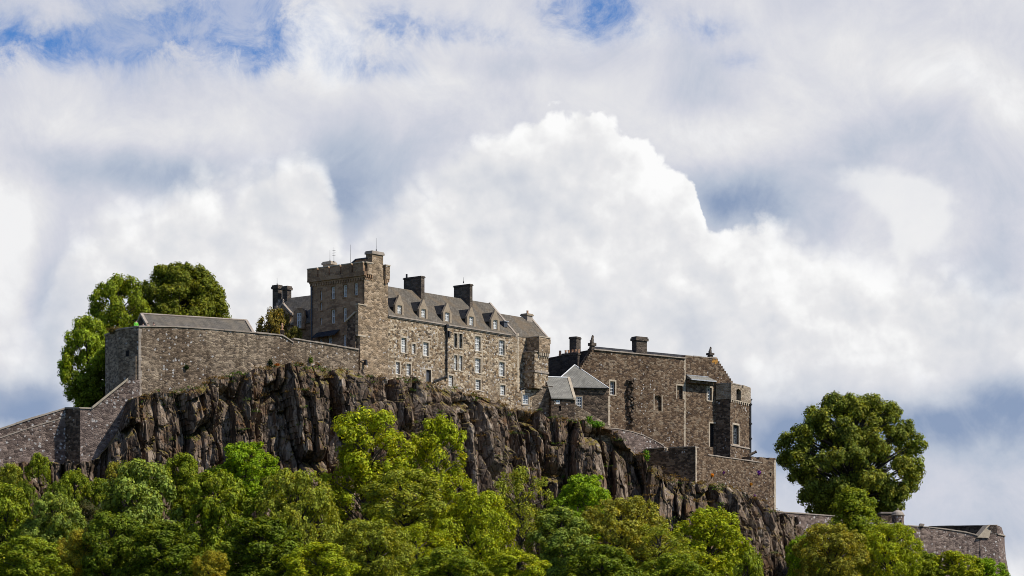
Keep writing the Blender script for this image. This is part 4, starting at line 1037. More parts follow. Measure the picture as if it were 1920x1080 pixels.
mer = [(-.1, zC+.003), (w1[0], zC+.003), (w1[0], w1[3]-.2), (cxm, w1[3]), (w1[1], w1[3]-.2), (w1[1], zC+.003), (sR+.15, zC+.003), (sR+.15, FY.Z(1405, 727)), (FY.S(1392), FY.Z(1392, 722)), (FY.S(1391.8), FY.Z(1391, 728)), (FY.S(1390), FY.Z(1390, 728)), (FY.S(1389.5), FY.Z(1389, 723.5)), (-.1, zP)]
fpoly(mb, FY, mer, .14, -.45)
fpoly(mb, FX, [(tX, zC+.003), (-.1, zC+.003), (-.1, zP-.003), (tX, zP-.05)], .14, -.4)
fbox(mb, FY, sR-.25, sR+.14, zC+.003, zP-.5, -.46, -3.4)
mb.build('parapet', M['paleash'], by)
mb = MB(); fbox(mb, FY, -.15, FY.S(1389.5), zP+.003, zP+.13, .2, -.5); fbox(mb, FX, tX-.2, -.16, zP+.003, zP+.13, .2, -.5); mb.build('parapet_coping', M['cope'], by)
mb = MB(); fbox(mb, FY, w1[0]-.02, w1[1]+.02, zC+.01, w1[3], -.30, -.5); mb.build('upper_opening', M['holeshade'], by)
mb = MB()
cpts = [(0, zC), (0, zC-.12)]
for i in range(9):
    c = .05+i*(sR-.1)/8.8; cpts += [(c, zC-.12), (c, zC-.42), (c+.22, zC-.42), (c+.22, zC-.12)]
cpts += [(sR, zC-.12), (sR, zC)]
fpoly(mb, FY, cpts, .12, -.01)
mb.build('corbel_course', M['dress'], by)
window(FY, w2, by, 2, 3, reveal=.35, pane='glassdark', sur='dress', frame='leaddark', surw=.2)
mb = MB(); fbox(mb, FY, -.08, sR+.08, FY.Z(1385, 838.5), FY.Z(1385, 836), .1, -.01); mb.build('string_course', M['cope'], by)
mb = MB(); fbox(mb, FY, .1, sR-.05, zC-.3, zC+.1, -.5, -3.5); mb.build('roof', M['lead'], by)
mb = MB(); ps = FY.S(1406.2); 
tube(mb, FY.W(ps, FY.Z(1406, 853), .05), FY.W(ps, FY.Z(1406, 752), .05), .15)
for yy_ in (757, 793, 821): tube(mb, FY.W(ps, FY.Z(1406, yy_+3), .05), FY.W(ps, FY.Z(1406, yy_), .05), .26)
tube(mb, FY.W(ps, FY.Z(1406, 752), .05), FY.W(ps+.45, FY.Z(1406, 748), .05), .10)
mb.build('drainpipe', M['iron'], by)
# carved figures on pedestals (heraldic beasts seated)
def skinned(name, pts, edges, radii, mat, parent, lvl=2, root=0):
    off = root_loc(parent)
    me = bpy.data.meshes.new(name); me.from_pydata([tuple(Vector(p)-off) for p in pts], edges, [])
    o = bpy.data.objects.new(name, me); C.objects.link(o); o.parent = parent
    sk = o.modifiers.new('skin', 'SKIN'); 
    for v, r in zip(me.skin_vertices[0].data, radii): v.radius = (r, r)
    me.skin_vertices[0].data[root].use_root = True
    ss_ = o.modifiers.new('sub', 'SUBSURF'); ss_.levels = lvl; ss_.render_levels = lvl
    me.materials.append(mat); return o
def beast(fr, px, pyb, pyt, d, label, ped):
    s_ = fr.S(px); zb, zt_ = fr.Z(px, pyb), fr.Z(px, pyt); c = fr.W(s_, zb, d); h = zt_-zb
    t_ = thing('stone_statue', label, 'statue', c)
    mb = MB(); w = .32
    fbox(mb, fr, s_-.42, s_+.42, zb-1.2, zb, d+.42, d-.42); fbox(mb, fr, s_-.30, s_+.30, zb, zb+ped*.5, d+.3, d-.3, tap=.06); fbox(mb, fr, s_-.40, s_+.40, zb+ped*.5, zb+ped, d+.4, d-.4)
    mb.build('pedestal', M['chim'], t_)
    u3 = Vector((fr.u.x, fr.u.y, 0)); n3 = Vector((fr.n.x, fr.n.y, 0)); z3 = Vector((0, 0, 1)); b = c+z3*ped; k_ = h-ped
    def q(a, l, z): return b+u3*(a*k_)+n3*(l*k_)+z3*(z*k_)
    pts = [q(-.12, 0, .16), q(-.02, 0, .42), q(.06, 0, .66), q(.10, 0, .86), q(.24, 0, .82), q(-.14, .12, .1), q(.10, .13, .03), q(-.14, -.12, .1), q(.10, -.13, .03),
           q(.12, .09, .5), q(.20, .09, .02), q(.12, -.09, .5), q(.20, -.09, .02), q(-.28, 0, .08), q(-.34, 0, .35), q(.06, .05, .99), q(.06, -.05, .99)]
    ed = [(0, 1), (1, 2), (2, 3), (3, 4), (0, 5), (5, 6), (0, 7), (7, 8), (2, 9), (9, 10), (2, 11), (11, 12), (0, 13), (13, 14), (3, 15), (3, 16)]
    ra = [.17, .15, .14, .12, .06, .11, .05, .11, .05, .05, .045, .05, .045, .035, .04, .03, .03]
    skinned('carved_beast', pts, ed, [r*k_ for r in ra], M['chim'], t_)
beast(FG, 1115.5, 653, 627, -.6, 'seated stone beast on a tall pedestal at the left end of the hall roof', .75)
beast(FG, 1337, 669, 649, -.6, 'seated stone beast on a pedestal above orange lichen at the right gable', .55)
mb = MB(); s0, z0 = P_(1339, 676); 
for i in range(14): a, b = random.uniform(-.4, .4), random.uniform(-.5, .4); fbox(mb, FG, s0+a, s0+a+.3, z0+b, z0+b+.25, .015+.001*i, -.02)
mb.build('lichen_patch', M['lichenorange'], gh)

# ---- ramp wall below the hall
rw = thing('curved_ramp_wall', 'purple-grey rubble wall with arching top at the foot of the hall', 'wall', base3(FG, 1190, 60, 1.6))
f1 = FG.off(1.5); ar = [(1136, 803), (1160, 805), (1185, 810), (1207, 817), (1226, 826), (1240, 834), (1250, 842), (1262, 850)]
pt = [f1.P(*p) for p in ar]; mb = MB(); fpoly(mb, f1, [(pt[0][0], 54), (pt[-1][0], 54)]+pt[::-1], 0, -1.45); mb.build('wall', M['purple'], rw)
mb = MB(); copeline(mb, f1, pt, .1, .06, -1.4); mb.build('coping', M['cope'], rw)
# ---- terrace bastion
cT = XY(1304, 467.6); FT = Fr(cT, (.65, .76)); FTl = Fr(cT, (.87, -.49))
te = thing('terrace_bastion', 'rubble terrace bastion with small battlements below the hall turret', 'wall', (cT[0], cT[1], 56))
tl = [(1304, 838.5), (1312, 841), (1318, 847), (1327, 852.5), (1360, 857), (1408, 863), (1408.5, 856), (1418, 857), (1418.3, 860.5), (1424, 861), (1424.3, 857), (1436, 858), (1436.3, 861.5), (1442, 862), (1442.3, 858), (1453.5, 859)]
pt = [FT.P(*p) for p in tl]
mb = MB(); sE_ = FT.S(1454.5); fpoly(mb, FT, [(0, 44), (sE_+.1, 44), (sE_+.05, 60)]+pt[::-1], 0, -1.6, [wrect(FT, (1443, 886, 1445.5, 893))], reveal=.5)
mb.build('wall', M['hall'], te)
wl = MB(); ll = [(1208, 843), (1245.5, 840), (1245.8, 848), (1255, 847.5), (1255.3, 839.5), (1304, 838)]
p2 = [FTl.P(*p) for p in ll]; p2[-1] = (-.004, pt[0][1]-.003)
fpoly(wl, FTl, [(p2[0][0], 52), (-.004, 52)]+p2[::-1], .01, -1.2); wl.build('shaded_wall', M['dark'], te)  # darker stone than the sunlit side, painting in its shade
mb = MB(); copeline(mb, FTl, [p2[0], p2[1]], .12, .08, -1.1); copeline(mb, FTl, p2[-2:], .12, .08, -1.1); mb.build('coping', M['cope'], te)
mb = MB(); copeline(mb, FT, [FT.P(1327, 853.5), FT.P(1428, 868)], .13, .08, .003); mb.build('string_course', M['cope'], te)
mb = MB(); s0, z0 = FT.S(1454.5), 44; cE = FT.W(s0, 0, 0); fpoly(mb, Fr(cE.xy, (-.76, .65)), [(0.01, 44), (3, 44), (3, pt[-1][1]-.4), (.01, pt[-1][1]-.01)], 0, -1.); mb.build('end_wall', M['hall'], te)
mb = MB(); zq = 50.
while zq < pt[0][1]-.3: fbox(mb, FT, .0, .2+.16*random.random(), zq, zq+.34, .018, -.05); zq += .36
mb.build('quoin', M['dress'], te); mb = MB(); zq = 50.
while zq < pt[-1][1]-.5: fbox(mb, FT, sE_-.28-.16*random.random(), sE_-.0, zq, zq+.34, .018, -.05); zq += .36
mb.build('quoin', M['dress'], te)
mb = MB(); fbox(mb, FT, FT.S(1443)-.02, FT.S(1445.5)+.02, FT.Z(1444, 894), FT.Z(1444, 885), -.45, -.6); mb.build('gun_loop', M['holeshade'], te)
# small things on the terrace
cn = thing('wall_cannon', 'small dark cannon muzzle poking over the terrace by the turret drainpipe', 'cannon', (XY(1411, 481)[0], 481, FT.Z(1411, 857)))
fz = Fr(XY(1410, 481.), (.87, .49)); s0, z0 = fz.P(1408.5, 852); mb = MB(); tube(mb, fz.W(s0-.4, z0-.15, 0), fz.W(s0+.55, z0+.35, .3), .22, .16, 10); tube(mb, fz.W(s0+.5, z0+.32, .28), fz.W(s0+.62, z0+.38, .33), .20, .20, 10); mb.build('barrel', M['chim'], cn)
mb = MB(); fbox(mb, fz, s0-.5, s0+.3, z0-.75, z0-.28, .2, -.2); mb.build('carriage', M['dark'], cn)
fi = thing('wall_finial', 'small dark carved finial in the gap of the shaded terrace parapet', 'ornament', (XY(1251, 470)[0], 470, FTl.Z(1251, 848)))
mb = MB(); c = FTl.W(FTl.S(1252), FTl.Z(1252, 848), -.5); lathe(mb, c, [(.22, 0), (.24, .12), (.1, .2), (.2, .42), (.12, .6), (.03, .72)], 10); mb.build('finial', M['dark'], fi)
mb = MB(); fbox(mb, FTl, FTl.S(1247), FTl.S(1249.5), FTl.Z(1248, 847.8), FTl.Z(1248, 840), -.1, -.5); mb.build('post', M['dress'], fi)

# ---- hipped house and lower house
hh = thing('hipped_house', 'small stone house with clean grey hipped slate roof before the brown hall', 'building', (XY(1110, 466)[0], 466, 62))
FH = Fr(XY(1140, 465.6), (.995, .1))
sr = FH.S(1139.5); sl_ = FH.S(1031); zEH = FH.Z(1120, 727.5)
wh = wrect(FH, (1079.5, 744, 1091, 776))
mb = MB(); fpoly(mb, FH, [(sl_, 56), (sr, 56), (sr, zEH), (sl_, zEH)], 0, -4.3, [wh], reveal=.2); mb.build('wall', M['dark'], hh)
window(FH, wh, hh, 3, 6, reveal=.12, pane='glassdark', sur='dress', surw=.1, bar=.045)
FHr = FH.off(-2.6); ap = FH.W(FHr.S(1077.5), FHr.Z(1077.5, 684), -2.6)
e0, e1 = sl_-.1, sr+.12
mb = MB(); vs = [FH.W(e0, zEH, .25), FH.W(e1, zEH, .25), FH.W(e1, zEH, -4.5), FH.W(e0, zEH, -4.5), ap]
mb.add(vs, [(0, 1, 4), (1, 2, 4), (2, 3, 4), (3, 0, 4), (3, 2, 1, 0)]); mb.build('roof', M['slatelight'], hh)
mb = MB(); tube(mb, vs[1], ap, .07, .07, 6); tube(mb, vs[0], ap, .07, .07, 6); tube(mb, vs[3], ap, .07, .07, 6); mb.build('hip_flashing', M['white'], hh)
mb = MB(); tube(mb, FH.W(e0, zEH-.06, .3), FH.W(e1, zEH-.06, .3), .07, seg=6); mb.build('gutter', M['iron'], hh)
lh_ = thing('lower_cottage', 'tiny lean stone outbuilding with plain grey slate roof beside the hipped house', 'building', (XY(1055, 463)[0], 463, 62))
FK = Fr(XY(1078, 463.6), (.95, .31)); k0, k1 = FK.S(1034), FK.S(1077.5); zk = FK.Z(1056, 746); FKr = FK.off(-2.2); zkr = FKr.Z(1045, 707.5)
w1 = wrect(FK, (1042, 750.5, 1050, 757.5)); w2 = wrect(FK, (1047.5, 761, 1052, 771))
mb = MB(); fpoly(mb, FK, [(k0, 56), (k1, 56), (k1, zk), (k0, zk)], 0, -2.2, [w1, w2], reveal=.15); mb.build('wall', M['dark'], lh_)
window(FK, w1, lh_, 2, 2, reveal=.12, pane='glassdark', sur=None); mb = MB(); fbox(mb, FK, w2[0]-.03, w2[1]+.03, w2[2]-.03, w2[3]+.03, -.14, -.2); mb.build('slit', M['holeshade'], lh_)
mb = MB(); gable(mb, FK, k0-.1, k1-.25, zk-.02, zkr, .2, -4.4, dr=-2.2); mb.build('roof', M['slatelight'], lh_)
mb = MB(); a = FK.W(k1-.25, zkr+.12, -2.2); b = FK.W(k1-.25, zk+.05, .25); a2 = FK.W(k1+.12, zkr+.12, -2.2); b2 = FK.W(k1+.12, zk+.05, .25); dn = Vector((0, 0, -.3))
mb.add([a, b, b2, a2, a+dn, b+dn, b2+dn, a2+dn], [(0, 1, 2, 3), (7, 6, 5, 4), (0, 4, 5, 1), (1, 5, 6, 2), (2, 6, 7, 3), (3, 7, 4, 0)]); mb.build('skew_coping', M['dress'], lh_)
mb = MB(); tube(mb, FK.W(k0-.2, zkr+.03, -2.2), FK.W(k1-.2, zkr+.03, -2.2), .08, seg=6); mb.build('ridge_flashing', M['white'], lh_)
# retaining wall in front of pavilion
rt = thing('retaining_wall', 'broken rubble retaining wall below the corner pavilion with small gabled cope', 'wall', (XY(1030, 464)[0], 464, 60))
Fw = Fr(XY(1010, 464.2), (.97, .24)); tw_ = [(1001, 742), (1011, 727), (1033.5, 727.5), (1034, 746), (1064, 752), (1142, 800)]
pt = [Fw.P(*p) for p in tw_]; mb = MB(); fpoly(mb, Fw, [(pt[0][0]-1, 56), (pt[-1][0], 56)]+pt[::-1]+[(pt[0][0]-1, pt[0][1]-1.)], .8, -1.5); mb.build('wall', M['bastion'], rt)
mb = MB(); copeline(mb, Fw, [pt[1], pt[2]], .12, .9, -1.3); s0, z0 = Fw.P(1020, 727); fpoly(mb, Fw, [(s0-.45, z0+.12), (s0+.45, z0+.12), (s0, z0+1.1)], .5, -.3); mb.build('coping', M['dark'], rt)

# ---- rear dark building with chimney pots
rb = thing('rear_building', 'dark stone building with clay chimney pots seen between range and hall', 'building', (XY(1070, 484)[0], 484, 66))
FQ = Fr(XY(1070, 484.), (.86, -.51)); mb = MB(); s0, s1 = FQ.S(1020), FQ.S(1116)
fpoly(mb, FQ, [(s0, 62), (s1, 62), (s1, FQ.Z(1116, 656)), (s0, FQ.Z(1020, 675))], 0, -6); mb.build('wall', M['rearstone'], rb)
mb = MB(); copeline(mb, FQ, [(s0, FQ.Z(1020, 675)), (s1, FQ.Z(1116, 656))], .14, .08, -5.9); mb.build('coping', M['dark'], rb)
f5 = FQ.off(.8); a, b = f5.S(1054), f5.S(1083); zt = f5.Z(1068, 662)
chimney(FQ, a, b, 68, zt, .8, -.6, rb, mat='rearstone', pots=[(f5.S(p), .2, .5) for p in (1056.5, 1062, 1069, 1075, 1080.5)], cap=.1)
f6 = FQ.off(-.5); chimney(FQ, f6.S(1067), f6.S(1080), 72, f6.Z(1073, 631), -.6, -1.8, rb, mat='chim', cap=.08)
mb = MB(); lathe(mb, FQ.W(FQ.S(1047.5), FQ.Z(1047, 668), -.4), [(.2, 0), (.2, .3), (.15, .35), (.17, .8), (.1, .8)], 10); mb.build('chimney_pot', M['pot'], rb)

# ---- right curtain wall (curving)
rc = thing('right_curtain_wall', 'long curved curtain wall with white lichen spots running to the right', 'wall', (XY(1650, 479)[0], 479, 56))
plan = [(1440, 478.6), (1560, 486), (1690, 497), (1740, 500), (1780, 502), (1812, 503), (1838, 503.5), (1852, 504)]
topc = {1440: 959, 1560: 968, 1690: 985.5, 1740: 989, 1780: 994, 1812: 999, 1838: 1006, 1852: 1010}
mb = MB(); cpb = MB()
def wallseg(mb, cpb, pA, pB, yA, yB, z0, mi=0, batter=.0):
    a, b = Vector(XY(*pA)), Vector(XY(*pB)); fr = Fr(a, (b-a)); L_ = (b-a).length
    za = CZ+(H0-yA)/F*pA[1]; zb = CZ+(H0-yB)/F*pB[1]
    vs = [fr.W(0, z0, batter), fr.W(L_, z0, batter), fr.W(L_, zb, 0), fr.W(0, za, 0), fr.W(0, z0, -1.5), fr.W(L_, z0, -1.5), fr.W(L_, zb, -1.5), fr.W(0, za, -1.5)]
    mb.add(vs, [(0, 1, 2, 3), (5, 4, 7, 6), (3, 2, 6, 7), (0, 3, 7, 4), (1, 5, 6, 2)], mi)
    if cpb: copeline(cpb, fr, [(0, za), (L_, zb)], .14, .1, -1.4)
for (a, b) in zip(plan[:-1], plan[1:]): wallseg(mb, cpb, a, b, topc[a[0]], topc[b[0]], 38, batter=.5)
mb.build('wall', M['purple'], rc); cpb.build('coping', M['cope'], rc)
eb = thing('end_bastion', 'flaring stone corner bastion with sloped pale cope at the far right', 'wall', (XY(1865, 485)[0], 485, 50))
mb = MB(); prof = [(985.5, 1.5, 1878), (1003, 0, 1883.5), (1018, 0, 1884), (1040, .3, 1886), (1062, .8, 1890), (1085, 1.6, 1895), (1140, 3., 1903)]
fe = Fr(XY(1852, 504.), (.93, .37)); rows = []
for (py, dd3, pxr) in prof:
    z = fe.Z(1870, py); row = []
    for px, dep_ in ((1837, 0.), (1852, 0.02), (pxr-14, 0.), (pxr-4, -1.2), (pxr, -3.5), (pxr-2, -7.)):
        base = fe.o+fe.u*fe.S(min(px, pxr)) ; p = base+fe.n*(dd3*.35+.12)
        if dep_ < -.5: 
            Yp = p.y-dep_; p = Vector(((px-960)/F*Yp, Yp))
        row.append(Vector((p.x, p.y, z)))
    rows.append(row)
rows[0][0] = rows[0][0].copy(); zt0 = rows[0][0].z
k = len(rows[0]); vs = [p for r_ in rows for p in r_]; fs = []
for j in range(len(rows)-1):
    for i in range(k-1): 
        if j == 0 and i == 0: continue
        fs.append((j*k+i, (j+1)*k+i, (j+1)*k+i+1, j*k+i+1))
# top closed back
cen = len(vs); vs.append(sum(rows[0][1:], Vector())/(k-1)); 
for i in range(1, k-1): fs.append((i, i+1, cen))
fs.append((k-1, 1, cen))
mb.add(vs, fs); mb.build('wall', M['purple'], eb)
mb = MB(); a = fe.S(1838); zA = fe.Z(1838, 1003); b = fe.S(1851); zB_ = fe.Z(1851, 985.5)
fpoly(mb, fe, [(a-.6, zA-.4), (b+.1, zA-.4), (fe.S(1857), zB_-.4), (fe.S(1868), zB_-.1), (fe.S(1868), zB_+.15), (b, zB_+.1)], .35, -1.2); mb.build('sloped_cope', M['dress'], eb)
mb = MB(); 
for i in (2, 3):
    p, q_ = rows[1][i].copy(), rows[1][i+1].copy(); out = Vector((.12, -.12, 0)); mb.add([p+out, q_+out, q_+out+Vector((0, 0, .2)), p+out+Vector((0, 0, .2)), p-out, q_-out, q_-out+Vector((0, 0, .2)), p-out+Vector((0, 0, .2))], [(0, 1, 2, 3), (3, 2, 6, 7), (0, 4, 5, 1), (5, 4, 7, 6), (0, 3, 7, 4), (1, 5, 6, 2)])
mb.build('string_course', M['cope'], eb)
iw = thing('inner_parapet', 'dark shaded inner parapet wall behind the right curtain wall', 'wall', (XY(1800, 488)[0], 488, 56))
mb = MB(); 
def seg2(mb, pA, pB, yA, yB, z0, th=1.):
    a, b = Vector(XY(*pA)), Vector(XY(*pB)); fr = Fr(a, (b-a)); L_ = (b-a).length; fbA = CZ+(H0-yA)/F*pA[1]; fbB = CZ+(H0-yB)/F*pB[1]
    fpoly(mb, fr, [(0, z0), (L_, z0), (L_, fbB), (0, fbA)], 0, -th)
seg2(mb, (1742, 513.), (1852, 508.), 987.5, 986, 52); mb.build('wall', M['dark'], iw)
mb = MB(); a, b = Vector(XY(1742, 513.)), Vector(XY(1852, 508.)); fr = Fr(a, b-a); copeline(mb, fr, [(0, CZ+(H0-987.5)/F*513), ((b-a).length, CZ+(H0-986)/F*508.)], .1, .08, -.9); mb.build('coping', M['cope'], iw)
# bartizan (pepperpot turret) by the big tree
bz = thing('pepperpot_turret', 'little round stone sentry turret with domed cap beside the large tree', 'turret', (XY(1684, 499)[0], 499, 58))
cz_ = Vector((*XY(1683.5, 499.), 0)); zb = CZ+(H0-990)/F*499; zt = CZ+(H0-958)/F*499; hh_ = zt-zb
mb = MB(); lathe(mb, cz_+Vector((0, 0, zb-1)), [(.5, 0), (.85, .8), (.85, 1+hh_*.72)], 16); mb.build('drum', M['purple'], bz)
mb = MB(); lathe(mb, cz_+Vector((0, 0, zb+hh_*.72)), [(.97, 0), (.97, .12), (.85, .16), (.78, .4), (.55, .62), (.22, .76), (.08, .8), (.1, .95), (.02, 1.05)], 16); mb.build('domed_cap', M['cope'], bz)
mb = MB(); fl = Fr(cz_.xy+Vector((0, -.84)), (1, 0)); fbox(mb, fl, .25, .42, zb+.5, zb+1.1, -.02, -.3); mb.build('slit', M['holeshade'], bz)
bw = thing('sentry_block', 'small dark stone block adjoining the round sentry turret, half behind leaves', 'wall', (XY(1668, 500)[0], 500, 58))
mb = MB(); fpoly(mb, Fr(XY(1668, 500.5), (1, .1)), [(-1.2, 54), (.9, 54), (.9, CZ+(H0-963)/F*500.5), (-1.2, CZ+(H0-961)/F*500.5)], 0, -2); mb.build('wall', M['dark'], bw)
mb = MB(); fbox(mb, Fr(XY(1668, 500.5), (1, .1)), -1.3, 1., CZ+(H0-963)/F*500.5+.003, CZ+(H0-960)/F*500.5, .1, -2); mb.build('coping', M['cope'], bw)
fd_ = thing('floodlight_box', 'small grey floodlight box on the right curtain wall cope', 'lamp', (XY(1728, 499)[0], 499, CZ+(H0-987)/F*499))
ff = Fr(XY(1724, 499.), (1, .2)); z0 = CZ+(H0-987)/F*499; mb = MB(); fpoly(mb, ff, [(-.1, z0), (.55, z0), (.7, z0+.35), (.1, z0+.4)], .2, -.3); mb.build('housing', M['cope'], fd_); mb = MB(); fbox(mb, ff, .1, .5, z0-.25, z0-.003, .05, -.1); mb.build('bracket', M['iron'], fd_)

# ================================================================== VEGETATION
def leaf_mesh(name, P, Nn, size, rs, aspect=.62):
    n_ = len(P)
    Nn = Nn/np.linalg.norm(Nn, axis=1)[:, None]
    r = rs.normal(size=(n_, 3)); T = np.cross(Nn, r); T /= np.linalg.norm(T, axis=1)[:, None]; B = np.cross(Nn, T)
    a = size*rs.uniform(.6, 1.25, (n_, 1)); b = a*aspect
    fold = Nn*a*.25
    co = np.stack([P-T*a, P-B*b+fold, P+T*a, P+B*b+fold], 1).reshape(-1, 3)
    me = bpy.data.meshes.new(name); me.vertices.add(n_*4); me.vertices.foreach_set('co', co.ravel().astype(np.float32))
    me.loops.add(n_*4); me.loops.foreach_set('vertex_index', np.arange(n_*4, dtype=np.int32))
    me.polygons.add(n_); me.polygons.foreach_set('loop_start', np.arange(0, n_*4, 4, dtype=np.int32))
    me.update(calc_edges=True); me.polygons.foreach_set('use_smooth', [False]*n_); me.materials.append(M['leaf']); return me
def crown(seed, H, nl, nleaf, size, lobe=(.24, .4), prof='round', sub=.075, spread=.28, fill=.08, gap=0.):
    """unit crown: radius 1, from z=0 to z=H"""
    rs = np.random.RandomState(seed); cs = []; rad = []
    def pr(t):
        if prof == 'round': return math.sqrt(max(0, 1-(1.9*(t-.47))**2)) if t > .0 else .3
        if prof == 'dome': return math.sqrt(max(0, 1-(t*.98)**2))
        if prof == 'cone': return max(.1, (1-t)**.62)*(.6+.4*min(1, t*5))
        return 1
    for i in range(nl):
        t = (i+.5)/nl*.93+.02; t = min(.97, max(.02, t+rs.uniform(-.04, .04)))
        lr_ = rs.uniform(*lobe)*(1-.25*t); az = i*2.399+rs.uniform(-.5, .5)
        rr_ = max(0, pr(t)-lr_*.66)*rs.uniform(.72, 1.08)
        if i % 5 == 4: rr_ *= .5
        cs.append((rr_*math.cos(az), rr_*math.sin(az), min(t*H, H-lr_*.75))); rad.append(lr_)
    cs.append((0, 0, H*.5)); rad.append(.45); cs.append((rs.uniform(-.15, .15), 0, H-.3)); rad.append(.3)
    cs = np.array(cs); rad = np.array(rad)
    w = rad**2; w /= w.sum(); cen = np.array([0, 0, H*.45])
    Pp, Nn = [], []
    for c, r_, f in zip(cs, rad, w):
        m_ = int(nleaf*f); ns = max(6, int(m_/26))
        d = rs.normal(size=(ns, 3)); out = c-cen; out = out/(np.linalg.norm(out)+1e-6)
        d = d/np.linalg.norm(d, axis=1)[:, None]+out*.55+np.array([0, 0, .25]); d /= np.linalg.norm(d, axis=1)[:, None]
        ctr = c+d*r_*rs.uniform(.72, 1.12, (ns, 1))*np.array([1, 1, .85])
        k_ = rs.randint(0, ns, m_); g_ = rs.normal(size=(m_, 3)); g_ /= np.linalg.norm(g_, axis=1)[:, None]
        Pp.append(ctr[k_]+g_*sub*rs.uniform(.5, 1.15, (m_, 1))); Nn.append(d[k_]*.8+g_*.9+rs.normal(size=(m_, 3))*spread+np.array([0, 0, .25]))
    m_ = int(nleaf*fill); g_ = rs.normal(size=(m_, 3)); g_ /= np.linalg.norm(g_, axis=1)[:, None]; k_ = rs.randint(0, len(cs), m_)
    Pp.append(cs[k_]+g_*rad[k_][:, None]*rs.uniform(.1, .8, (m_, 1))); Nn.append(g_+rs.normal(size=(m_, 3))*.5)
    Pp = np.concatenate(Pp); Nn = np.concatenate(Nn)
    return leaf_mesh('crown', Pp, Nn, size, rs), cs, rad
def trunk_mesh(seed, H, cs, base=-1.2, thick=.07):
    rs = random.Random(seed); mb = MB()
    top = Vector((0, 0, H*.8)); prev = Vector((0, 0, base)); r0 = thick
    for i in range(1, 7):
        p = Vector((rs.uniform(-.05, .05), rs.uniform(-.05, .05), base+(H*.8-base)*i/6)); r1 = thick*(1-i/7.5)
        tube(mb, prev, p, r0, r1, 7); prev = p; r0 = r1
    for c in cs[::1]:
        c = Vector(c); z = max(base+.5, c.z-.35-.3*rs.random()); a = Vector((0, 0, min(z, H*.75))); mid = a.lerp(c, .5)+Vector((0, 0, .05))
        tube(mb, a, mid, thick*.34, thick*.22, 5); tube(mb, mid, c, thick*.22, thick*.07, 5)
    o = mb.build('trunk', M['bark']); me = o.data; bpy.data.objects.remove(o); return me
VAR = {}
def variant(key, *a, thick=.07, base=-1.2, **k_):
    me, cs, rad = crown(*a, **k_); VAR[key] = (me, trunk_mesh(a[0], a[1], cs, base=base, thick=thick), a[1], base)
variant('round1', 1, 2.0, 40, 24000, .036); variant('round2', 2, 1.9, 36, 22000, .036)
variant('syc1', 3, 2.5, 50, 24000, .044, lobe=(.2, .36), sub=.11); variant('syc2', 4, 2.3, 46, 23000, .042, lobe=(.22, .36), sub=.10)
variant('tall1', 5, 3.0, 52, 21000, .037, lobe=(.18, .34), sub=.10, fill=.05); variant('tall2', 6, 3.1, 54, 21000, .037, lobe=(.18, .33), sub=.10, fill=.05)
variant('airy', 7, 2.4, 34, 9500, .034, lobe=(.2, .33), sub=.10, fill=.03, spread=.5)
variant('fine', 8, 1.7, 48, 30000, .028, sub=.07)
variant('dome', 9, 1.25, 110, 70000, .024, prof='dome', lobe=(.15, .24), sub=.055, base=-.5)
variant('oak', 10, 1.72, 190, 85000, .0215, lobe=(.10, .19), sub=.05, base=-.35, fill=.34)
variant('bush', 12, 1.1, 18, 5200, .055, prof='dome', lobe=(.25, .4), sub=.12, base=-.3)
variant('cone', 13, 2.5, 50, 24000, .030, prof='cone', lobe=(.2, .33), sub=.085)
first = {}
def tree(px, ytop, hw, hc, Y, var, col, label, group=None, name='broadleaf_tree', cat='tree', rot=None, zb=None, squash=1.):
    me, tr, H, base = VAR[var]
    hwm = hw/F*Y; top = CZ+(H0-ytop)/F*Y; ch = hc/F*Y
    x, y = XY(px, Y); zg = terrain_z(x, y) if zb is None else zb
    sx_ = hwm/1.02; sz_ = ch/H
    if sz_ > sx_*1.5: sz_ = sx_*1.5
    if sz_ < sx_*.7: sz_ = sx_*.7
    cb_ = top-sz_*H
    tr_h = -base*sz_
    e = thing(name, label, cat, (x, y, min(zg, cb_)), group)
    rot = (px*.37+Y) % 6.28 if rot is None else rot
    c = bpy.data.objects.new('crown', me); C.objects.link(c); c.parent = e; c.location = (0, 0, cb_-e.location.z); c.scale = (sx_, sx_*squash, sz_); c.rotation_euler = (0, 0, rot)
    c.color = (*col, 1)
    t_ = bpy.data.objects.new('trunk', tr); C.objects.link(t_); t_.parent = e; t_.location = (0, 0, cb_-e.location.z); t_.scale = (sx_, sx_, sz_); t_.rotation_euler = (0, 0, rot)
    need = (cb_-tr_h)-(zg-.5)
    if need > 0 and hwm > 2:                # lower bole down to the slope
        mb = MB(); tube(mb, (x, y, zg-.6), (x, y, cb_-tr_h+.4), .085*sx_, .07*sx_, 8); b_ = mb.build('bole', M['bark'], e)
    return e
G = dict(dk=(.14, .19, .012), mid=(.21, .265, .016), yel=(.30, .35, .014), oli=(.26, .295, .03), brt=(.225, .34, .012), org=(.33, .30, .025), cool=(.22, .285, .045), deep=(.06, .095, .008), brn=(.28, .275, .035))
TG = 'trees on the slope below the crag'
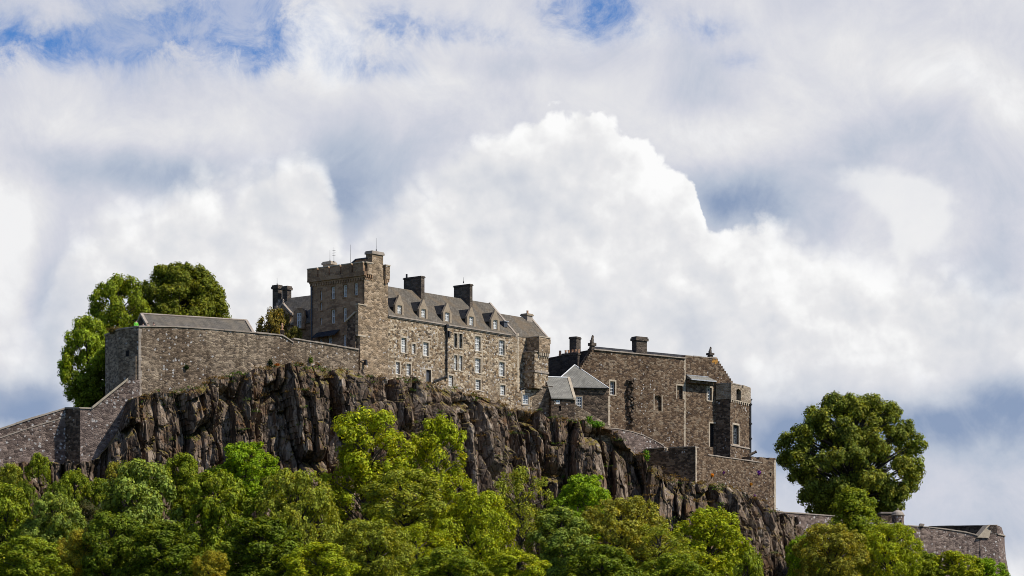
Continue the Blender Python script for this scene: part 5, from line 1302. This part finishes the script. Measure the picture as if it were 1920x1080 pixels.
T = [
 (12, 912, 62, 190, 404, 'syc1', 'mid', 'mid green tree cut by the left edge of the photo'),
 (100, 928, 58, 150, 400, 'syc2', 'cool', 'pale-leaved green tree above the orange tree at far left'),
 (150, 996, 48, 95, 394, 'round2', 'org', 'orange-yellow leafed tree at bottom left'),
 (262, 868, 78, 230, 405, 'syc1', 'cool', 'large sycamore-like tree with pale right flank, under the bastion corner'),
 (345, 854, 42, 110, 413, 'syc2', 'mid', 'narrow green tree against the rock right of the large pale-flanked tree'),
 (462, 832, 66, 115, 416, 'round1', 'brt', 'round rich green tree topping out against the crag below the bastion'),
 (405, 888, 66, 190, 406, 'syc2', 'mid', 'dark green tree below and left of the round rich green one'),
 (556, 886, 86, 190, 406, 'fine', 'oli', 'broad olive fine-leaved round tree below the bastion'),
 (688, 766, 92, 265, 421, 'tall1', 'yel', 'tallest yellow-green tree rising up the crag below the tower'),
 (818, 784, 76, 270, 424, 'tall2', 'yel', 'second tall yellow-green tree just right of the tallest one'),
 (760, 880, 90, 190, 412, 'tall1', 'oli', 'open olive tree between the two tall yellow-green ones'),
 (885, 925, 88, 170, 412, 'fine', 'yel', 'low spreading yellow-green tree below the second tall one'),
 (975, 880, 62, 170, 428, 'airy', 'oli', 'pale sparse tree with rock showing through, centre of the crag'),
 (1098, 893, 62, 120, 426, 'round1', 'brt', 'vivid yellow-green tree against the dark rock under the small houses'),
 (1052, 955, 66, 130, 410, 'syc1', 'cool', 'green tree with pale shiny leaves left of the brownish tree'),
 (1165, 936, 96, 150, 416, 'fine', 'brn', 'broad brownish-olive tree below the small houses'),
 (1330, 956, 80, 130, 428, 'round2', 'yel', 'wide green tree touching the rock below the terrace bastion'),
 (1235, 985, 70, 110, 412, 'airy', 'oli', 'thin olive tree between the brownish and the wide green trees'),
 (700, 978, 88, 130, 396, 'fine', 'oli', 'olive dome-shaped tree at the bottom below the tallest tree'),
 (600, 1022, 72, 90, 388, 'syc2', 'yel', 'low yellow-green tree at the bottom edge, left of the olive dome'),
 (398, 1034, 38, 60, 384, 'round2', 'org', 'small yellowish tree at the bottom edge among dark ones'),
 (845, 1030, 80, 90, 388, 'round1', 'mid', 'mid green tree at the bottom edge, centre'),
 (965, 1035, 66, 80, 388, 'syc2', 'yel', 'small yellow-green tree at the bottom edge under the pale sparse tree'),
 (1130, 1025, 80, 80, 392, 'syc1', 'dk', 'dark green tree at the bottom edge under the brownish tree'),
 (1265, 1040, 72, 70, 396, 'round1', 'mid', 'green tree at the bottom edge under the wide green tree'),
 (310, 985, 76, 130, 390, 'syc1', 'dk', 'dark green tree at the bottom right of the large pale-flanked tree'),
 (210, 965, 66, 150, 393, 'syc2', 'dk', 'dark green tree behind the orange-yellow one'),
 (490, 975, 82, 140, 393, 'syc1', 'dk', 'deep green tree at the bottom below the round rich green one'),
 (55, 1010, 70, 100, 388, 'syc2', 'mid', 'green tree in the bottom left corner'),
 (780, 985, 70, 110, 400, 'airy', 'yel', 'thin-branched yellow-green tree right of the olive dome at the bottom'),
 (1604, 918, 100, 185, 470, 'cone', 'mid', 'pointed dense green tree standing in front of the right curtain wall'),
 (1562, 985, 78, 120, 460, 'fine', 'brn', 'brownish-olive tree below and left of the pointed green one'),
 (1668, 985, 66, 120, 462, 'fine', 'yel', 'yellow-green tree right of the brownish-olive one before the curtain wall'),
 (1505, 1006, 34, 90, 466, 'round1', 'brt', 'small bright green tree beside the dark rock at right'),
 (1788, 1036, 62, 70, 470, 'round1', 'yel', 'bright leafy tree below the curved part of the right curtain wall'),
 (1848, 1048, 42, 60, 472, 'round2', 'brt', 'rightmost bright green tree under the end bastion'),
 (1730, 1035, 40, 60, 470, 'round2', 'mid', 'small dark green tree between two bright ones at bottom right'),
 (1400, 1030, 40, 70, 440, 'bush', 'mid', 'low green tree at the foot of the rock right of the wide green tree'),
]
for t_ in T:
    tree(t_[0], t_[1], t_[2], t_[3], t_[4], t_[5], G[t_[6]], t_[7], TG)
# trees on the castle plateau
tree(166, 598, 52, 175, 441, 'syc1', (.24, .32, .02), 'bright green tree hanging over the left end of the bastion', name='broadleaf_tree', zb=60)
tree(222, 522, 58, 170, 447, 'syc2', G['mid'], 'yellow-green tree between the domed tree and the bright overhanging tree', zb=66)
tree(172, 690, 42, 90, 439, 'syc2', G['dk'], 'dark low tree behind the sloping cope left of the bastion', zb=58)
tree(338, 502, 106, 135, 456, 'dome', (.165, .19, .016), 'dark domed chestnut-like tree behind the long low house', name='domed_tree', zb=70)
tree(1598, 740, 131, 228, 514, 'oak', (.19, .225, .03), 'very large dark spreading tree behind the right curtain wall', name='spreading_tree', zb=57, rot=1.56)
tree(517, 583, 34, 60, 446, 'bush', (.19, .15, .025), 'rounded orange-green shrub behind the bastion parapet, left of the wing', name='garden_shrub', cat='shrub', zb=74)
tree(553, 614, 14, 26, 444, 'bush', (.17, .16, .03), 'tiny shrub at the foot of the low gabled wing', name='garden_shrub', cat='shrub', zb=74)
SG = 'shrubs on the scrubby slope at left'
for (px, yt, hw, hc, Y, col, lb) in (
  (72, 853, 26, 52, 414, 'mid', 'bright green shrub beneath the lower curtain wall, highest on the slope'), (20, 872, 30, 40, 414, 'oli', 'low olive shrub at the left edge under the curtain wall'), (140, 885, 30, 70, 412, 'mid', 'green shrub under the dark buttress'),
  (45, 905, 24, 40, 409, 'dk', 'dark shrub low on the slope near the left edge'), (110, 905, 26, 50, 410, 'dk', 'dark shrub in the middle of the scrubby slope'), (185, 900, 24, 60, 411, 'mid', 'green shrub hugging the pale rock rib'), (215, 868, 20, 40, 416, 'brn', 'brownish shrub at the foot of the stepped wall')):
    tree(px, yt, hw, hc, Y, 'bush', G[col], lb, SG, 'slope_shrub', 'shrub')

# grass and plants on ledges (uncountable)
def tufts(name, spots, n_per, size, label):
    rs = np.random.RandomState(5); P, N_ = [], []
    for (p, r_, h_) in spots:
        k_ = int(n_per*r_); a = rs.normal(size=(k_, 3))*np.array([r_, r_*.6, h_*.5]); P.append(np.array(p)+np.abs(a)*np.array([0, 0, 1])+a*np.array([1, 1, 0])); q_ = rs.normal(size=(k_, 3)); N_.append(q_+np.array([0, -.6, .4]))
    me = leaf_mesh(name, np.concatenate(P), np.concatenate(N_), size, rs, .4); return me
def cliff_pt(px, row=3):
    i = int(np.argmin(abs(960+F*CLIFF[:, row, 0]/CLIFF[:, row, 1]-px))); return CLIFF[i, row]
rs = np.random.RandomState(2)
for nm, col, lo_, hi_, cnt in (('ledge_grass', (.17, .11, .035), 240, 1460, 230), ('ledge_plants', (.075, .125, .018), 240, 1460, 150)):
    sp = []
    for i in range(cnt):
        px = rs.uniform(lo_, hi_); row = int(rs.choice([2, 3, 4, 6, 8, 12, 20, 34, 50, 70])); sp.append((cliff_pt(px, row), rs.uniform(.15, .5), .3))
    me = tufts(nm, sp, 130, .12, ''); o = bpy.data.objects.new(nm, me); C.objects.link(o); o.color = (*col, 1); tag(o, 'tufts of %s on the ledges and top of the crag' % ('dry russet grass' if 'grass' in nm else 'green plants'), 'grass' if 'grass' in nm else 'plants', kind='stuff')
sp = []
for i in range(260):                        # scrub on left slope
    px = rs.uniform(-40, 250); d = rs.uniform(2, 16); Y = float(ip(CL, px))-d; x, y = XY(px, Y); sp.append(((x, y, terrain_z(x, y)), rs.uniform(.3, .8), .5))
me = tufts('slope_scrub', sp, 110, .16, ''); o = bpy.data.objects.new('slope_scrub', me); C.objects.link(o); o.color = (.075, .075, .02, 1); tag(o, 'rough brown-green scrub covering the slope under the lower curtain wall', 'scrub', kind='stuff')
def clump(px, py, Y, r_, h_, col, label, cat='plant', name='wall_plant', n_=160, size=.11):
    x, y = XY(px, Y); z = CZ+(H0-py)/F*Y
    rs_ = np.random.RandomState(int(px*7+py)); q_ = rs_.normal(size=(n_, 3)); q_ /= np.linalg.norm(q_, axis=1)[:, None]
    P = q_*np.array([r_, r_*.5, h_])*rs_.uniform(.3, 1.05, (n_, 1))+np.array([0, 0, h_])
    me = leaf_mesh(name, P, q_+rs_.normal(size=(n_, 3))*.5, size, rs_); o = bpy.data.objects.new(name, me); C.objects.link(o); o.location = (x, y, z-h_*.6); o.color = (*col, 1)
    return tag(o, label, cat)
YB = lambda px, d=.2: FB.Y(px)-d
clump(1090, 796, 463.4, 1.0, .35, (.12, .26, .02), 'bright grass clump below the tall sash window', n_=600); clump(1116, 798, 463.2, 1.3, .45, (.12, .25, .02), 'larger bright grass clump left of the hall corner', n_=900); clump(1105, 789, 463.6, .5, .5, (.12, .24, .02), 'upright green weed in the grass by the hall corner', n_=260)
clump(507, 684, YB(507), .35, .55, (.03, .05, .015), 'dark plant growing out of the bastion foot'); clump(350, 690, YB(350), .25, .3, (.03, .055, .015), 'small dark plant on the middle of the bastion wall')
clump(583, 678, YB(583), .25, .5, (.14, .2, .03), 'small bright weed on the wall right of the dark plant'); clump(520, 686, YB(520), .3, .25, (.35, .13, .03), 'orange weed beside the dark plant at the bastion foot')
clump(447, 702, YB(447, .9), .4, .3, (.08, .15, .03), 'round green tuft at the foot of the bastion'); clump(1212, 858, 466.4, .5, .8, (.14, .28, .02), 'light green weed at left of the shaded terrace wall', n_=260)
yt_ = lambda px: FT.Y(px)-.15
clump(1335.5, 892, yt_(1335), .22, .2, (.75, .35, .02), 'orange wallflower on the sunlit terrace wall', 'flower', 'wallflower'); clump(1423, 888, yt_(1423), .25, .3, (.22, .06, .42), 'large purple wallflower near the right end of the terrace wall', 'flower', 'wallflower')
clump(1357, 887, yt_(1357), .16, .16, (.22, .07, .36), 'small purple wallflower left of centre on the terrace wall', 'flower', 'wallflower'); clump(1408, 909, yt_(1408), .18, .18, (.5, .25, .03), 'amber wallflower low on the terrace wall', 'flower', 'wallflower'); clump(1415, 931, yt_(1415), .16, .18, (.2, .07, .34), 'lowest purple wallflower on the terrace wall', 'flower', 'wallflower')
clump(217, 622, 429.5, 1.3, .45, (.13, .10, .03), 'dry russet bush on top of the left end of the bastion', n_=700)
# stone urn by shrub
ur = thing('garden_urn', 'small pale urn on a pedestal behind the bastion parapet before the shrub', 'urn', (XY(529, 437)[0], 437, CZ+(H0-632)/F*437))
mb = MB(); c = Vector((*XY(529, 437.), CZ+(H0-628)/F*437)); fbox(mb, Fr(c.xy, (1, 0)), -.25, .25, c.z-.6, c.z+.55, .25, -.25); mb.build('pedestal', M['dark'], ur)
mb = MB(); lathe(mb, c+Vector((0, 0, .56)), [(.2, 0), (.22, .08), (.1, .15), (.17, .45), (.12, .6), (.15, .8), (.03, .9)], 10); mb.build('urn_body', M['pot'], ur)

# ================================================================== PEOPLE on the bastion
def person(px, pyhead, fr, d, top, legs, label, turn=0., lean=0.):
    s_ = fr.S(px); p = fr.W(s_, 0, d); zh = CZ+(H0-pyhead)/F*p.y; z0 = zh-1.72
    e = thing('person', label, 'person', (p.x, p.y, z0)); e.rotation_euler = (0, 0, 0)
    ct, st_ = math.cos(turn), math.sin(turn)
    def q(x, y, z): return (p.x+x*ct-y*st_, p.y+x*st_+y*ct, z0+z)
    pts = [q(0, 0, .95), q(0, .01, 1.15), q(0, 0, 1.38), q(0, -.01, 1.50), q(0, -.02, 1.63), q(.17, 0, 1.40), q(.24, -.02, 1.13), q(.16, -.20, 1.02), q(.08, -.30, 1.03), q(-.17, 0, 1.40), q(-.24, -.02, 1.13), q(-.16, -.20, 1.02), q(-.08, -.30, 1.03),
           q(.09, 0, .9), q(.10, -.01, .48), q(.10, .02, .08), q(.11, -.14, .04), q(-.09, 0, .9), q(-.10, -.01, .48), q(-.10, .02, .08), q(-.11, -.14, .04)]
    ed = [(0, 1), (1, 2), (2, 3), (3, 4), (2, 5), (5, 6), (6, 7), (7, 8), (2, 9), (9, 10), (10, 11), (11, 12), (0, 13), (13, 14), (14, 15), (15, 16), (0, 17), (17, 18), (18, 19), (19, 20)]
    ra = [.13, .12, .14, .05, .095, .06, .045, .038, .035, .06, .045, .038, .035, .09, .06, .045, .04, .09, .06, .045, .04]
    skinned('body', pts, ed, ra, M['skin'], e)
    skinned('jacket', pts[:3]+pts[5:8]+pts[9:12], [(0, 1), (1, 2), (2, 3), (3, 4), (4, 5), (2, 6), (6, 7), (7, 8)], [r*1.22 for r in (.13, .13, .145, .065, .055, .045, .065, .055, .045)], M[top], e)
    skinned('trousers', [pts[0]]+pts[13:16]+pts[17:20], [(0, 1), (1, 2), (2, 3), (0, 4), (4, 5), (5, 6)], [r*1.15 for r in (.13, .095, .068, .055, .095, .068, .055)], M[legs], e)
    mb = MB(); c = Vector(q(0, .02, 1.66)); lathe(mb, c-Vector((0, 0, .03)), [(.10, 0), (.108, .04), (.09, .09), (.05, .12), (.01, .13)], 10); mb.build('hair', M['hair'], e, smooth=True)
    mb = MB()
    for x_ in (-.035, .035): lathe(mb, Vector(q(x_, -.108, 1.635)), [(.004, -.008), (.012, 0), (.004, .008)], 6)
    lathe(mb, Vector(q(0, -.118, 1.60)), [(.006, -.015), (.018, -.005), (.006, .02)], 6); mb.build('face', M['darkcloth'], e)
PG = 'people at the bastion parapet'
person(261, 600.5, FB, -1.1, 'hivis', 'jeans', 'person in a bright green jacket leaning at the bastion corner', .2)
person(273.5, 605.5, FB, -1.0, 'greycloth', 'darkcloth', 'person in grey top right of the green jacket, only head and shoulders showing', -.3)
person(284, 606.5, FB, -1.2, 'darkcloth', 'jeans', 'person in dark clothes, middle of the group in front of the low roof end', .5)
person(293, 605, FB, -.9, 'darkcloth', 'darkcloth', 'person with dark head standing rightmost along the bastion parapet', 0)
